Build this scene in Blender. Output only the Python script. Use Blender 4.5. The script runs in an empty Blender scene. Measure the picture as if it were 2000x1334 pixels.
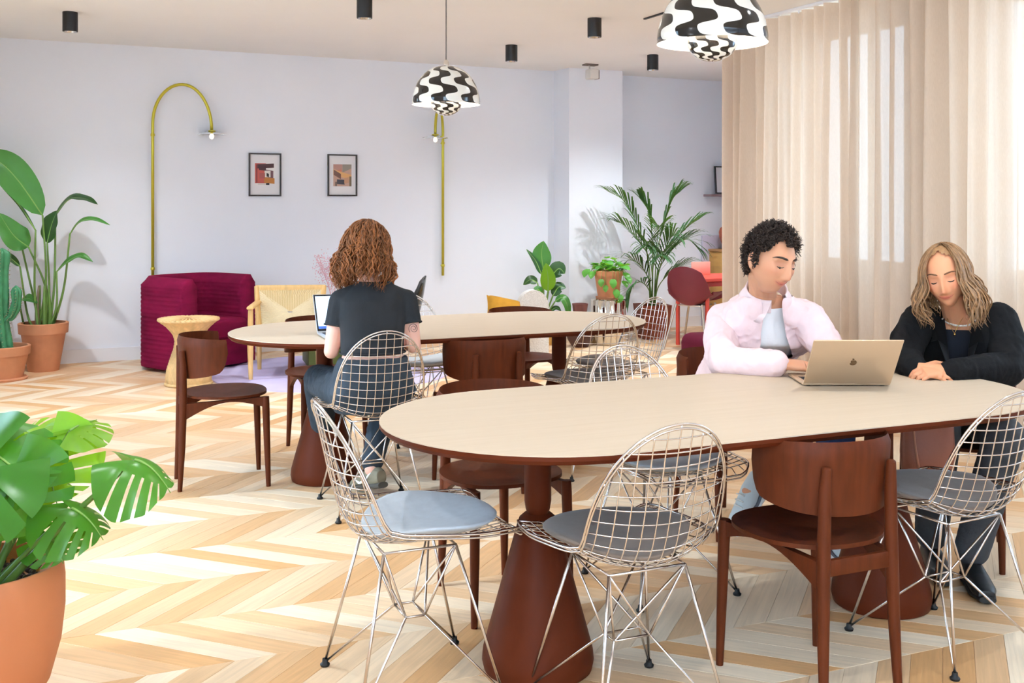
import bpy, bmesh, math, random
import numpy as np
from mathutils import Vector, Matrix, Quaternion
from mathutils import noise as mnoise

S = bpy.context.scene
COL = S.collection
PI = math.pi

# ---------------------------------------------------------------- camera, sky, sun, exposure
EYE = 1.375
cam = bpy.data.cameras.new('camera'); cam_o = bpy.data.objects.new('camera', cam); COL.objects.link(cam_o)
cam_o.location = (0, 0, EYE); cam_o.rotation_euler = (PI / 2, 0, 0)
cam.sensor_width = 36; cam.lens = 37.8; cam.shift_y = -0.1345
cam.clip_start = .05; cam.clip_end = 200
S.camera = cam_o

world = bpy.data.worlds.new('sky'); S.world = world; world.use_nodes = True
wn = world.node_tree.nodes
wn['Background'].inputs[0].default_value = (0.60, 0.80, 1.0, 1)
wn['Background'].inputs[1].default_value = 5.6

sun = bpy.data.lights.new('sun', 'SUN'); sun.energy = 1.3; sun.angle = math.radians(1.2); sun.color = (.88, .94, 1.0)
sun_o = bpy.data.objects.new('sun', sun); COL.objects.link(sun_o)
_el, _az = math.radians(34), math.radians(14)
sun_o.rotation_euler = Vector((math.cos(_az) * math.cos(_el), math.sin(_az) * math.cos(_el), -math.sin(_el))).to_track_quat('-Z', 'Y').to_euler()

S.view_settings.view_transform = 'Standard'; S.view_settings.look = 'None'
S.view_settings.gamma = 1; S.view_settings.use_curve_mapping = False
S.view_settings.exposure = 0.74
S.cycles.use_light_tree = False; S.cycles.adaptive_threshold = .1; S.cycles.adaptive_min_samples = 12
S.cycles.max_bounces = 6; S.cycles.diffuse_bounces = 4; S.cycles.glossy_bounces = 3; S.cycles.transmission_bounces = 4
S.cycles.transparent_max_bounces = 8; S.cycles.caustics_reflective = False; S.cycles.caustics_refractive = False

# ---------------------------------------------------------------- helpers
TW = 0.45                       # direction of the long back wall
TT = 0.405                      # direction of tables, chevron rows
def d2(a): return np.array((math.cos(a), math.sin(a)))
WU, WN = d2(TW), np.array((math.sin(TW), -math.cos(TW)))      # along back wall, out of it into the room
TU, TV = d2(TT), np.array((-math.sin(TT), math.cos(TT)))

def lin(c):
    return tuple(((v / 255) / 12.92 if v / 255 <= .04045 else ((v / 255 + .055) / 1.055) ** 2.4) for v in c)

class MB:
    """collects shapes; build() links them as one mesh object"""
    def __init__(self): self.V = []; self.F = []; self.M = []; self.mi = 0
    def add(self, V, F):
        o = len(self.V); self.V += [tuple(map(float, v)) for v in V]
        self.F += [tuple(int(i) + o for i in f) for f in F]; self.M += [self.mi] * len(F)
        return self
    def box(self, c, s, rz=0, bev=0, seg=2, rot=None):
        bm = bmesh.new(); bmesh.ops.create_cube(bm, size=1)
        bmesh.ops.scale(bm, vec=s, verts=bm.verts)
        if bev: bmesh.ops.bevel(bm, geom=list(bm.edges), offset=bev, segments=seg, affect='EDGES', profile=.5)
        m = Matrix.Translation(c) @ (rot.to_4x4() if rot is not None else Matrix.Rotation(rz, 4, 'Z'))
        bm.transform(m); bm.verts.ensure_lookup_table()
        self.add([v.co for v in bm.verts], [[v.index for v in f.verts] for f in bm.faces]); bm.free(); return self
    def tube(self, pts, r, n=8, closed=False, cap=True, flat=1.0, up=None):
        P = [Vector(p) for p in pts]; L = len(P)
        R = r if hasattr(r, '__len__') else [r] * L
        T = []
        for i in range(L):
            a = P[(i - 1) % L] if closed or i > 0 else P[i]; b = P[(i + 1) % L] if closed or i < L - 1 else P[i]
            t = (b - a); T.append(t.normalized() if t.length > 1e-9 else Vector((0, 0, 1)))
        u = Vector(up) if up is not None else (Vector((0, 0, 1)) if abs(T[0].z) < .9 else Vector((1, 0, 0)))
        nx = (u - T[0] * u.dot(T[0])).normalized(); V = []
        for i in range(L):
            if i:
                q = T[i - 1].rotation_difference(T[i]); nx = (q @ nx); nx = (nx - T[i] * nx.dot(T[i])).normalized()
            ny = T[i].cross(nx)
            for k in range(n):
                a = 2 * PI * k / n
                V.append(P[i] + (nx * math.cos(a) * flat + ny * math.sin(a)) * R[i])
        F = []
        for i in range(L if closed else L - 1):
            j = (i + 1) % L
            for k in range(n):
                k2 = (k + 1) % n; F.append((i * n + k, i * n + k2, j * n + k2, j * n + k))
        if cap and not closed:
            F.append(tuple(range(n - 1, -1, -1))); F.append(tuple((L - 1) * n + k for k in range(n)))
        return self.add(V, F)
    def lathe(self, prof, n=32, c=(0, 0, 0), fn=None, caps=True):
        V = []; F = []; L = len(prof)
        for i, (r, z) in enumerate(prof):
            for k in range(n):
                a = 2 * PI * k / n; rr = r if fn is None else fn(r, z, a)
                V.append((c[0] + rr * math.cos(a), c[1] + rr * math.sin(a), c[2] + z))
        for i in range(L - 1):
            for k in range(n):
                k2 = (k + 1) % n; F.append((i * n + k, i * n + k2, (i + 1) * n + k2, (i + 1) * n + k))
        if caps and prof[0][0] > 1e-6: F.append(tuple(range(n - 1, -1, -1)))
        if caps and prof[-1][0] > 1e-6: F.append(tuple((L - 1) * n + k for k in range(n)))
        return self.add(V, F)
    def cap(self, a, b, ra, rb, n=14, m=5):
        """tapered capsule"""
        a = Vector(a); b = Vector(b); d = (b - a); L = d.length
        if L < 1e-6: return self.ell(a, (ra, ra, ra))
        q = Vector((0, 0, 1)).rotation_difference(d.normalized()); V = []; F = []
        rings = []
        for i in range(m + 1):
            t = -PI / 2 + PI / 2 * i / m; rings.append((ra * math.cos(t), ra * math.sin(t)))
        for i in range(m + 1):
            t = PI / 2 * i / m; rings.append((rb * math.cos(t), L + rb * math.sin(t)))
        for r, z in rings:
            for k in range(n):
                an = 2 * PI * k / n; V.append(a + q @ Vector((r * math.cos(an), r * math.sin(an), z)))
        for i in range(len(rings) - 1):
            for k in range(n):
                k2 = (k + 1) % n; F.append((i * n + k, i * n + k2, (i + 1) * n + k2, (i + 1) * n + k))
        return self.add(V, F)
    def ell(self, c, r, q=None, nu=20, nv=12):
        V = []; F = []; c = Vector(c)
        for i in range(nv + 1):
            t = -PI / 2 + PI * i / nv
            for k in range(nu):
                a = 2 * PI * k / nu
                p = Vector((r[0] * math.cos(t) * math.cos(a), r[1] * math.cos(t) * math.sin(a), r[2] * math.sin(t)))
                V.append(c + (q @ p if q is not None else p))
        for i in range(nv):
            for k in range(nu):
                k2 = (k + 1) % nu; F.append((i * nu + k, i * nu + k2, (i + 1) * nu + k2, (i + 1) * nu + k))
        return self.add(V, F)
    def prism(self, out, z0, z1, bev=0):
        """extruded outline; bev narrows the underside"""
        n = len(out); o = np.array(out, float); cen = o.mean(0)
        def inset(k):
            r = np.roll(o, 1, 0); f = np.roll(o, -1, 0); t = f - r; t /= np.linalg.norm(t, axis=1)[:, None] + 1e-9
            return o - np.c_[t[:, 1], -t[:, 0]] * k
        rows = [(o, z1), (o, z0 + bev), (inset(bev), z0)] if bev else [(o, z1), (o, z0)]
        V = [(p[0], p[1], z) for a, z in rows for p in a]; F = [tuple(range(n))]
        for i in range(len(rows) - 1):
            for k in range(n):
                k2 = (k + 1) % n; F.append((i * n + k, (i + 1) * n + k, (i + 1) * n + k2, i * n + k2))
        F.append(tuple((len(rows) - 1) * n + k for k in range(n - 1, -1, -1)))
        return self.add(V, F)
    def grid(self, fn, nu, nv, cu=False, cv=False, skip=None):
        V = [fn(i / (nu if cu else nu - 1), j / (nv if cv else nv - 1)) for i in range(nu) for j in range(nv)]
        F = []
        for i in range(nu if cu else nu - 1):
            for j in range(nv if cv else nv - 1):
                if skip and skip(i, j): continue
                i2 = (i + 1) % nu; j2 = (j + 1) % nv
                F.append((i * nv + j, i2 * nv + j, i2 * nv + j2, i * nv + j2))
        return self.add(V, F)
    def xf(self, m):
        self.V = [tuple(m @ Vector(v)) for v in self.V]; return self
    def mesh(self, name, mats, smooth=True, ang=40):
        me = bpy.data.meshes.new(name); me.from_pydata(self.V, [], self.F)
        if not isinstance(mats, (list, tuple)): mats = [mats]
        for m in mats: me.materials.append(m)
        if len(mats) > 1: me.polygons.foreach_set('material_index', self.M)
        if smooth:
            me.polygons.foreach_set('use_smooth', [True] * len(me.polygons))
            if ang: me.set_sharp_from_angle(angle=math.radians(ang))
        me.validate(); me.update(); return me
    def build(self, name, mats, parent=None, smooth=True, ang=40, loc=None, rz=0):
        o = bpy.data.objects.new(name, self.mesh(name, mats, smooth, ang)); COL.objects.link(o)
        if parent is not None: o.parent = parent
        if loc is not None: o.location = loc
        if rz: o.rotation_euler.z = rz
        return o

def put(name, me, parent=None, loc=(0, 0, 0), rot=(0, 0, 0), scale=1):
    o = bpy.data.objects.new(name, me); COL.objects.link(o); o.parent = parent
    o.location = loc; o.rotation_euler = rot; o.scale = (scale,) * 3 if not hasattr(scale, '__len__') else scale
    return o
def tag(o, label=None, cat=None, group=None, kind=None):
    if label: o['label'] = label
    if cat: o['category'] = cat
    if group: o['group'] = group
    if kind: o['kind'] = kind
    return o
def thing(name, label, cat, loc=(0, 0, 0), rz=0, group=None):
    o = bpy.data.objects.new(name, None); COL.objects.link(o); o.empty_display_size = .1
    o.location = loc; o.rotation_euler.z = rz
    return tag(o, label, cat, group)
def copy_tree(o, parent=None):
    c = o.copy(); COL.objects.link(c); c.parent = parent
    for ch in list(o.children): copy_tree(ch, c)
    return c
def bez(pts, n=24):
    """Catmull-Rom through points"""
    P = [np.array(p, float) for p in pts]; P = [2 * P[0] - P[1]] + P + [2 * P[-1] - P[-2]]; out = []
    m = len(P) - 3
    for k in range(n):
        t = k / (n - 1) * m; i = min(int(t), m - 1); f = t - i; a, b, c, d = P[i:i + 4]
        out.append(.5 * ((2 * b) + (c - a) * f + (2 * a - 5 * b + 4 * c - d) * f * f + (3 * b - a - 3 * c + d) * f ** 3))
    return out
def interp(x, tab):
    return float(np.interp(x, [t[0] for t in tab], [t[1] for t in tab]))

# ---------------------------------------------------------------- materials
MATS = {}
def mat(name, rgb, rough=.5, metal=0, spec=.5, var=0, scale=8, bump=0, bscale=60, rnd=0, sheen=0, trans=0, emit=None, estr=0, coat=0, alpha=1, stretch=None):
    """principled material; var = colour variation by noise, rnd = per-object variation, bump = fine relief"""
    if name in MATS: return MATS[name]
    m = bpy.data.materials.new(name); m.use_nodes = True; nt = m.node_tree; N = nt.nodes; Lk = nt.links
    b = N['Principled BSDF']; c = lin(rgb)
    b.inputs['Base Color'].default_value = (*c, 1); b.inputs['Roughness'].default_value = rough
    b.inputs['Metallic'].default_value = metal; b.inputs['Specular IOR Level'].default_value = spec
    if sheen: b.inputs['Sheen Weight'].default_value = sheen
    if trans: b.inputs['Transmission Weight'].default_value = trans
    if coat: b.inputs['Coat Weight'].default_value = coat
    if emit: b.inputs['Emission Color'].default_value = (*lin(emit), 1); b.inputs['Emission Strength'].default_value = estr
    tc = N.new('ShaderNodeTexCoord'); mp = N.new('ShaderNodeMapping'); Lk.new(tc.outputs['Object'], mp.inputs[0])
    if stretch: mp.inputs['Scale'].default_value = stretch
    if var or rnd:
        hs = N.new('ShaderNodeHueSaturation'); hs.inputs['Color'].default_value = (*c, 1); val = None
        if var:
            nz = N.new('ShaderNodeTexNoise'); nz.inputs['Scale'].default_value = scale; nz.inputs['Detail'].default_value = 6
            Lk.new(mp.outputs[0], nz.inputs['Vector'])
            mr = N.new('ShaderNodeMapRange'); mr.inputs[1].default_value = .3; mr.inputs[2].default_value = .7
            mr.inputs[3].default_value = 1 - var; mr.inputs[4].default_value = 1 + var
            Lk.new(nz.outputs[0], mr.inputs[0]); val = mr.outputs[0]
        if rnd:
            oi = N.new('ShaderNodeObjectInfo'); m2 = N.new('ShaderNodeMapRange'); m2.inputs[3].default_value = 1 - rnd; m2.inputs[4].default_value = 1 + rnd
            Lk.new(oi.outputs['Random'], m2.inputs[0])
            if val is not None:
                mm = N.new('ShaderNodeMath'); mm.operation = 'MULTIPLY'; Lk.new(val, mm.inputs[0]); Lk.new(m2.outputs[0], mm.inputs[1]); val = mm.outputs[0]
            else: val = m2.outputs[0]
        Lk.new(val, hs.inputs['Value']); Lk.new(hs.outputs[0], b.inputs['Base Color'])
    if bump:
        n2 = N.new('ShaderNodeTexNoise'); n2.inputs['Scale'].default_value = bscale; n2.inputs['Detail'].default_value = 4
        Lk.new(mp.outputs[0], n2.inputs['Vector']); bp = N.new('ShaderNodeBump'); bp.inputs['Strength'].default_value = bump; bp.inputs['Distance'].default_value = .01
        Lk.new(n2.outputs[0], bp.inputs['Height']); Lk.new(bp.outputs[0], b.inputs['Normal'])
    MATS[name] = m; return m
def two(name, fn, rgb1, rgb2, rough=.5, **k):
    """principled whose colour mixes rgb1/rgb2 by the value fn(nodes, links, object_coord) returns"""
    m = mat(name, rgb1, rough, **k); N = m.node_tree.nodes; L = m.node_tree.links; b = N['Principled BSDF']
    tc = N.new('ShaderNodeTexCoord'); v = fn(N, L, tc.outputs['Object'])
    mx = N.new('ShaderNodeMix'); mx.data_type = 'RGBA'; mx.inputs[6].default_value = (*lin(rgb1), 1); mx.inputs[7].default_value = (*lin(rgb2), 1)
    L.new(v, mx.inputs[0]); L.new(mx.outputs[2], b.inputs['Base Color']); return m
def nmath(N, L, op, a, b=None, c=None):
    n = N.new('ShaderNodeMath'); n.operation = op
    for i, v in enumerate((a, b, c)):
        if v is None: continue
        if isinstance(v, (int, float)): n.inputs[i].default_value = v
        else: L.new(v, n.inputs[i])
    return n.outputs[0]
def sep(N, L, v):
    s = N.new('ShaderNodeSeparateXYZ'); L.new(v, s.inputs[0]); return s.outputs

WHITE = mat('wall_paint', (238, 240, 247), .75, var=.012, scale=1.5, bump=.05, bscale=220)
CEIL = mat('ceiling_paint', (243, 241, 239), .85, var=.01, scale=2)
TRIM = mat('trim_paint', (238, 236, 238), .5, var=.01, scale=3)
BLACK = mat('black_metal', (28, 28, 30), .45, var=.1, scale=20)
CHROME = mat('chrome_wire', (216, 208, 202), .2, metal=1, var=.05, scale=30)
BROWNW = mat('brown_stained_wood', (88, 39, 17), .5, var=.16, scale=9, stretch=(6, 6, .8), bump=.03, bscale=80, spec=.14)
BROWNM = mat('brown_lacquer', (90, 38, 18), .5, var=.05, scale=10, spec=.1)
OAK = mat('pale_oak', (226, 184, 120), .5, var=.12, scale=8, stretch=(7, 7, .8))
TERRA = mat('terracotta', (205, 138, 98), .75, var=.10, scale=7, bump=.06, bscale=50)
RUBBER = mat('black_rubber', (22, 22, 22), .6, var=.1)
BRASS = mat('brass_tube', (200, 186, 62), .32, metal=.6, var=.05, scale=12)
SOIL = mat('dark_soil', (52, 40, 34), .95, var=.35, scale=60, bump=.6, bscale=70)
# ================================================================ the setting
HC = 2.77
B0 = np.array((-3.43, 9.45))                                   # a point on the back wall
def bw(t, off=0): p = B0 + WU * t + WN * off; return (float(p[0]), float(p[1]))
def wallbox(mb, p0, p1, z0, z1, th, side=1):
    """slab from p0 to p1 whose room face is the p0-p1 line; thickness goes to the left of p0->p1 when side=1"""
    p0 = np.array(p0); p1 = np.array(p1); d = p1 - p0; L = np.linalg.norm(d); d = d / L; n = np.array((-d[1], d[0])) * side
    c = (p0 + p1) / 2 + n * th / 2
    return mb.box((c[0], c[1], (z0 + z1) / 2), (L, th, z1 - z0), rz=math.atan2(d[1], d[0]))
def struct(name, mb, m, parent=None, **k):
    o = mb.build(name, m, parent, smooth=False, **k); tag(o, kind='structure'); return o

# floor: chevron parquet, planks of two slants
def plank_mat(name, ang, island, lift=0):  # lift lightens one slant: the wood's sheen put into the colour
    m = mat(name, (222, 180, 132), .42, spec=.4); N = m.node_tree.nodes; L = m.node_tree.links; b = N['Principled BSDF']
    tc = N.new('ShaderNodeTexCoord'); mp = N.new('ShaderNodeMapping'); mp.inputs['Rotation'].default_value = (0, 0, -ang)
    L.new(tc.outputs['Object'], mp.inputs[0])
    if island: rv = N.new('ShaderNodeNewGeometry').outputs['Random Per Island']
    else: rv = N.new('ShaderNodeObjectInfo').outputs['Random']
    mp2 = N.new('ShaderNodeMapping'); mp2.inputs['Scale'].default_value = (2.2, 40, 1); L.new(mp.outputs[0], mp2.inputs[0])
    cmb = N.new('ShaderNodeCombineXYZ'); L.new(nmath(N, L, 'MULTIPLY', rv, 37.0), cmb.inputs[0]); L.new(nmath(N, L, 'MULTIPLY', rv, 91.0), cmb.inputs[1]); L.new(cmb.outputs[0], mp2.inputs['Location'])
    nz = N.new('ShaderNodeTexNoise'); nz.inputs['Scale'].default_value = 1.6; nz.inputs['Detail'].default_value = 7; nz.inputs['Distortion'].default_value = .8
    L.new(mp2.outputs[0], nz.inputs['Vector'])
    cr = N.new('ShaderNodeValToRGB'); e = cr.color_ramp.elements
    e[0].position = .0; e[0].color = (*lin((212 + lift, 160 + lift, 106 + lift)), 1); e[1].position = 1; e[1].color = (*lin((240, 220, 192)), 1)
    x = e.new(.45); x.color = (*lin((224 + lift, 187 + lift, 146 + lift)), 1)
    L.new(rv, cr.inputs[0])
    mr = N.new('ShaderNodeMapRange'); mr.inputs[1].default_value = .3; mr.inputs[2].default_value = .72; mr.inputs[3].default_value = .86; mr.inputs[4].default_value = 1.05
    L.new(nz.outputs[0], mr.inputs[0])
    hs = N.new('ShaderNodeHueSaturation'); L.new(cr.outputs[0], hs.inputs['Color']); L.new(mr.outputs[0], hs.inputs['Value']); L.new(hs.outputs[0], b.inputs['Base Color'])
    bp = N.new('ShaderNodeBump'); bp.inputs['Strength'].default_value = .18; bp.inputs['Distance'].default_value = .004; L.new(nz.outputs[0], bp.inputs['Height']); L.new(bp.outputs[0], b.inputs['Normal'])
    return m
PW, PP, POFF = .382, .127, .246
def plank_geo(kind):
    W, p = PW, PP
    q = np.array([(0, 0), (p, 0), (p + W, W), (W, W)] if kind else [(W, 0), (p + W, 0), (p, W), (0, W)], float)
    q -= q.mean(0); qi = q * .0
    for i in range(4):
        a, b_, c = q[i - 1], q[i], q[(i + 1) % 4]
        e1 = (a - b_) / np.linalg.norm(a - b_); e2 = (c - b_) / np.linalg.norm(c - b_); s = abs(e1[0] * e2[1] - e1[1] * e2[0])
        qi[i] = (e1 + e2) / s
    rows = [(q + qi * .0011, 0), (q + qi * .0003, -.0010), (q + qi * .0003, -.012)]
    V = [(x, y, z) for r, z in rows for x, y in r]; F = [(0, 1, 2, 3)]
    for r in range(2):
        for k in range(4): F.append((r * 4 + k, (r + 1) * 4 + k, (r + 1) * 4 + (k + 1) % 4, r * 4 + (k + 1) % 4))
    return V, F
floor = MB().box((0, 5.5, -.03), (14, 19, .036)).build('floor', mat('floor_underlay', (168, 128, 90), .8, var=.1), smooth=False)
tag(floor, kind='structure')
planks = []
for k in range(-9, 38):
    n = POFF + (k + .5) * PW
    for j in range(-90, 100):
        a = (j + .5) * PP + PW / 2
        p = TU * a + TV * n; x, y = p
        if y < .3 or y > 13.4: continue
        g = (p - B0) @ WN                                       # distance into the room
        if g < -.25 or x < -5.6 or x > 4.6: continue
        px, d = 2100 * x / y, y
        vis = abs(px) < 1120 and d > 2.9
        if abs(px) > 1700 and d > 2.5: continue
        planks.append((y if vis else 99 + y, k & 1, x, y))
planks.sort()
PM = {}
for kd, an in ((1, TT + PI / 4), (0, TT - PI / 4)):
    V, F = plank_geo(kd); an2 = PI / 4 if kd else -PI / 4
    me = MB().add(V, F).mesh('plank', plank_mat('oak_plank_%s' % 'ab'[kd], an2, False, 0 if kd else 7), smooth=False); PM[kd] = (V, F, me)
nplank = 0
far = MB()
for key, kd, x, y in planks:
    if nplank < 300:
        o = put('plank', PM[kd][2], floor, (x, y, 0), (0, 0, TT)); nplank += 1
    else:
        c, s = math.cos(TT), math.sin(TT); far.mi = kd
        far.add([(x + c * v[0] - s * v[1], y + s * v[0] + c * v[1], v[2]) for v in PM[kd][0]], PM[kd][1])
o = far.build('plank_field', [plank_mat('oak_field_b', TT - PI / 4, True, 7), plank_mat('oak_field_a', TT + PI / 4, True)], floor, smooth=False); tag(o, kind='stuff')

# ceiling and walls
CORN = bw(-1.6)
_l = np.array(CORN) + WN * 9.4 - WU * .16; _b = np.array(bw(-1.78, -.16)); _r = np.array(bw(9.3, -.16))
struct('ceiling', MB().prism([(_b[0], _b[1]), (_l[0], _l[1]), (6.2, -2.3), (4.95, 2.1), (2.12, 8.72), (3.5, 13.7), (3.3, 13.8)], HC, HC + .12), CEIL)
struct('wall_back', wallbox(MB(), bw(-1.9), bw(7.6), 0, HC, .16), WHITE)
pil = MB(); c = bw(4.62, .16); pil.box((c[0], c[1], HC / 2), (.64, .34, HC), rz=TW)
struct('wall_pillar', pil, WHITE)
sk = MB(); wallbox(sk, bw(-1.9, .014), bw(4.3, .014), 0, .115, .014); wallbox(sk, bw(4.94, .014), bw(7.4, .014), 0, .115, .014)
struct('baseboard_back', sk, TRIM)
sk = MB(); c = bw(4.62, .17); sk.box((c[0], c[1], .057), (.668, .348, .115), rz=TW)
struct('baseboard_pillar', sk, TRIM)

# left wall with tall windows (daylight comes in here)
def lw(q, off=0): p = np.array(CORN) + WN * q + WU * off; return (float(p[0]), float(p[1]))
LWIN = [(1.86, 2.34), (2.9, 3.9), (4.42, 6.3)]
wl = MB(); q0 = -.2
for a, b_ in LWIN + [(9.4, 9.4)]:
    if a > q0: wallbox(wl, lw(q0), lw(a), 0, HC, .14, -1)
    q0 = b_
for a, b_ in LWIN:
    wallbox(wl, lw(a), lw(b_), 2.32, HC, .14, -1)
wallbox(wl, lw(2.9), lw(3.9), 0, 1.5, .14, -1)
struct('wall_left', wl, WHITE)
def glass_mat():
    m = bpy.data.materials.new('window_glass'); m.use_nodes = True; N = m.node_tree.nodes; L = m.node_tree.links; N.remove(N['Principled BSDF'])
    t = N.new('ShaderNodeBsdfTransparent'); t.inputs[0].default_value = (.95, .98, 1, 1); g = N.new('ShaderNodeBsdfGlossy'); g.inputs['Roughness'].default_value = .02
    mx = N.new('ShaderNodeMixShader'); mx.inputs[0].default_value = .05
    L.new(t.outputs[0], mx.inputs[1]); L.new(g.outputs[0], mx.inputs[2]); L.new(mx.outputs[0], N['Material Output'].inputs[0]); return m
GLASS = glass_mat()
FRW = mat('window_frame_white', (232, 232, 234), .4, var=.02)
for i, (a, b_) in enumerate(LWIN):
    z0 = 1.5 if i == 1 else .0
    fr = MB()
    for q in (a + .03, b_ - .03): 
        p = lw(q, -.07); fr.box((p[0], p[1], (z0 + 2.32) / 2), (.05, .06, 2.32 - z0), rz=TW)
    for z in (z0 + .03, 2.29):
        p = lw((a + b_) / 2, -.07); fr.box((p[0], p[1], z), (.05, b_ - a, .06), rz=TW)
    w = struct('window_%d' % (i + 1), fr, FRW); p = lw((a + b_) / 2, -.07)
    MB().box((p[0], p[1], (z0 + 2.32) / 2), (.006, b_ - a - .1, 2.32 - z0 - .1), rz=TW).build('pane', GLASS, w, smooth=False)

for i, (a, b_) in enumerate(LWIN):                             # daylight portals guide the sky light through the openings
    z0 = 1.5 if i == 1 else 0
    pl = bpy.data.lights.new('window_portal', 'AREA'); pl.shape = 'RECTANGLE'; pl.size = b_ - a; pl.size_y = 2.32 - z0; pl.cycles.is_portal = True
    po_ = bpy.data.objects.new('window_portal', pl); COL.objects.link(po_); p = lw((a + b_) / 2, -.15); po_.location = (p[0], p[1], (2.32 + z0) / 2)
    po_.rotation_euler = Vector((WU[0], WU[1], 0)).to_track_quat('-Z', 'Z').to_euler()

rw_end = (4.75, 2.15)
wf = MB(); wallbox(wf, (.2, -2.2), (6.0, -2.2), 0, HC, .15, -1); wallbox(wf, (6.0, -2.2), rw_end, 0, HC, .15, -1)  # unseen half wall, added to cut the fill from behind the camera
struct('wall_front_light_block', wf, WHITE)

# window wall behind the curtain
CW = np.array((.40, -.9165)); CN = np.array((.9165, .40))
RW0 = np.array((2.145, 8.12))
def rw(t, off=0): p = RW0 + CW * t + CN * off; return (float(p[0]), float(p[1]))
wr = MB(); t0 = -.62
RWIN = [(.06, 1.11), (1.80, 2.85), (3.55, 4.6)]
for a, b_ in RWIN + [(6.5, 6.5)]:
    wallbox(wr, rw(t0), rw(a), 0, HC, .22, 1); t0 = b_
for a, b_ in RWIN:
    wallbox(wr, rw(a), rw(b_), 0, .92, .22, 1); wallbox(wr, rw(a), rw(b_), 2.64, HC, .22, 1)
struct('wall_right', wr, WHITE)
struct('wall_alcove', wallbox(MB(), (2.1, 8.77), (3.3, 13.6), 0, HC, .2, -1), WHITE)
for a, b_ in RWIN:
    pl = bpy.data.lights.new('window_portal', 'AREA'); pl.shape = 'RECTANGLE'; pl.size = b_ - a; pl.size_y = 1.72; pl.cycles.is_portal = True
    po_ = bpy.data.objects.new('window_portal', pl); COL.objects.link(po_); p = rw((a + b_) / 2, .24); po_.location = (p[0], p[1], 1.78)
    po_.rotation_euler = Vector((-CN[0], -CN[1], 0)).to_track_quat('-Z', 'Z').to_euler()
for i, (a, b_) in enumerate(RWIN):
    fr = MB()
    for q in (a + .03, a + (b_ - a) * .62, b_ - .03):
        p = rw(q, .11); fr.box((p[0], p[1], 1.78), (.06, .06, 1.72), rz=math.atan2(CW[1], CW[0]))
    for z in (.95, 2.61):
        p = rw((a + b_) / 2, .11); fr.box((p[0], p[1], z), (b_ - a, .06, .06), rz=math.atan2(CW[1], CW[0]))
    w = struct('window_%d' % (i + 4), fr, FRW)
    for qa, qb in ((a + .06, a + (b_ - a) * .62 - .03), (a + (b_ - a) * .62 + .03, b_ - .06)):
        p = rw((qa + qb) / 2, .11); MB().box((p[0], p[1], 1.78), (qb - qa, .006, 1.62), rz=math.atan2(CW[1], CW[0])).build('pane', GLASS, w, smooth=False)

# curtains on a ceiling track
def curtain_mat():
    m = bpy.data.materials.new('sheer_linen'); m.use_nodes = True; N = m.node_tree.nodes; L = m.node_tree.links
    N.remove(N['Principled BSDF']); out = N['Material Output']
    d = N.new('ShaderNodeBsdfDiffuse'); t = N.new('ShaderNodeBsdfTranslucent'); tr = N.new('ShaderNodeBsdfTransparent')
    tc = N.new('ShaderNodeTexCoord'); mp = N.new('ShaderNodeMapping'); mp.inputs['Scale'].default_value = (420, 420, 40); L.new(tc.outputs['Object'], mp.inputs[0])
    nz = N.new('ShaderNodeTexNoise'); nz.inputs['Scale'].default_value = 1; nz.inputs['Detail'].default_value = 3; L.new(mp.outputs[0], nz.inputs['Vector'])
    cr = N.new('ShaderNodeValToRGB'); e = cr.color_ramp.elements; e[0].position = .3; e[0].color = (*lin((228, 206, 184)), 1); e[1].position = .7; e[1].color = (*lin((235, 214, 193)), 1)
    L.new(nz.outputs[0], cr.inputs[0]); L.new(cr.outputs[0], d.inputs[0]); L.new(cr.outputs[0], t.inputs[0])
    m1 = N.new('ShaderNodeMixShader'); m1.inputs[0].default_value = .22; L.new(d.outputs[0], m1.inputs[1]); L.new(t.outputs[0], m1.inputs[2])
    m2 = N.new('ShaderNodeMixShader'); m2.inputs[0].default_value = .04; L.new(m1.outputs[0], m2.inputs[1]); L.new(tr.outputs[0], m2.inputs[2])
    L.new(m2.outputs[0], out.inputs[0]); return m
CURT = curtain_mat()
RC0 = np.array((1.87, 8.0))
def cp(t, off=0): p = RC0 + CW * t + CN * off; return p
def curtain(t0, t1, label, seed, dens=9.0, amp=.045):
    R = random.Random(seed); ph = [R.uniform(0, 6) for _ in range(6)]
    def fn(u, v):
        t = t0 + (t1 - t0) * u; z = HC - .035 - v * (HC - .05)
        w = t * 2 * PI * dens / 1.0
        loose = .35 + .65 * min(1, v * 2.2)
        off = amp * (math.sin(w + .5 * math.sin(t * 3 + ph[0])) * (.8 + .35 * math.sin(t * 5.3 + ph[1])) + loose * .5 * math.sin(w * .43 + ph[2] + v * .5)) + .012 * math.sin(w * 2.1 + ph[3]) * loose
        p = cp(t + .012 * math.sin(w * .7 + ph[4] + v) * v, off); return (p[0], p[1], z)
    o = MB().grid(fn, int((t1 - t0) * 240), 18).build('curtain', CURT, ang=0); return tag(o, label, 'curtain', 'linen curtains on the ceiling track')
curtain(-.43, 1.02, 'sheer beige linen curtain behind the man, hanging at the open end of the track', 3, 7.6, .055)
curtain(1.02, 2.9, 'sheer beige linen curtain behind the woman in the black blazer', 8, 6.4, .055)
tr = MB(); a, b_ = cp(-.5), cp(3.0); c = (a + b_) / 2
tr.box((c[0], c[1], HC - .012), (3.5, .03, .024), rz=math.atan2(CW[1], CW[0]), bev=.004)
tag(tr.build('curtain_track', TRIM), 'thin white curtain track fixed to the ceiling', 'curtain track')
for i in range(16):
    p = cp(-.43 + i * .21); MB().tube([(p[0], p[1], HC - .024), (p[0], p[1], HC - .045)], .006, 6).build('glider', TRIM, bpy.data.objects['curtain_track'])
sl = MB(); sl.box((0, 0, 0), (.62, .022, .012), bev=.003)
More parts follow.
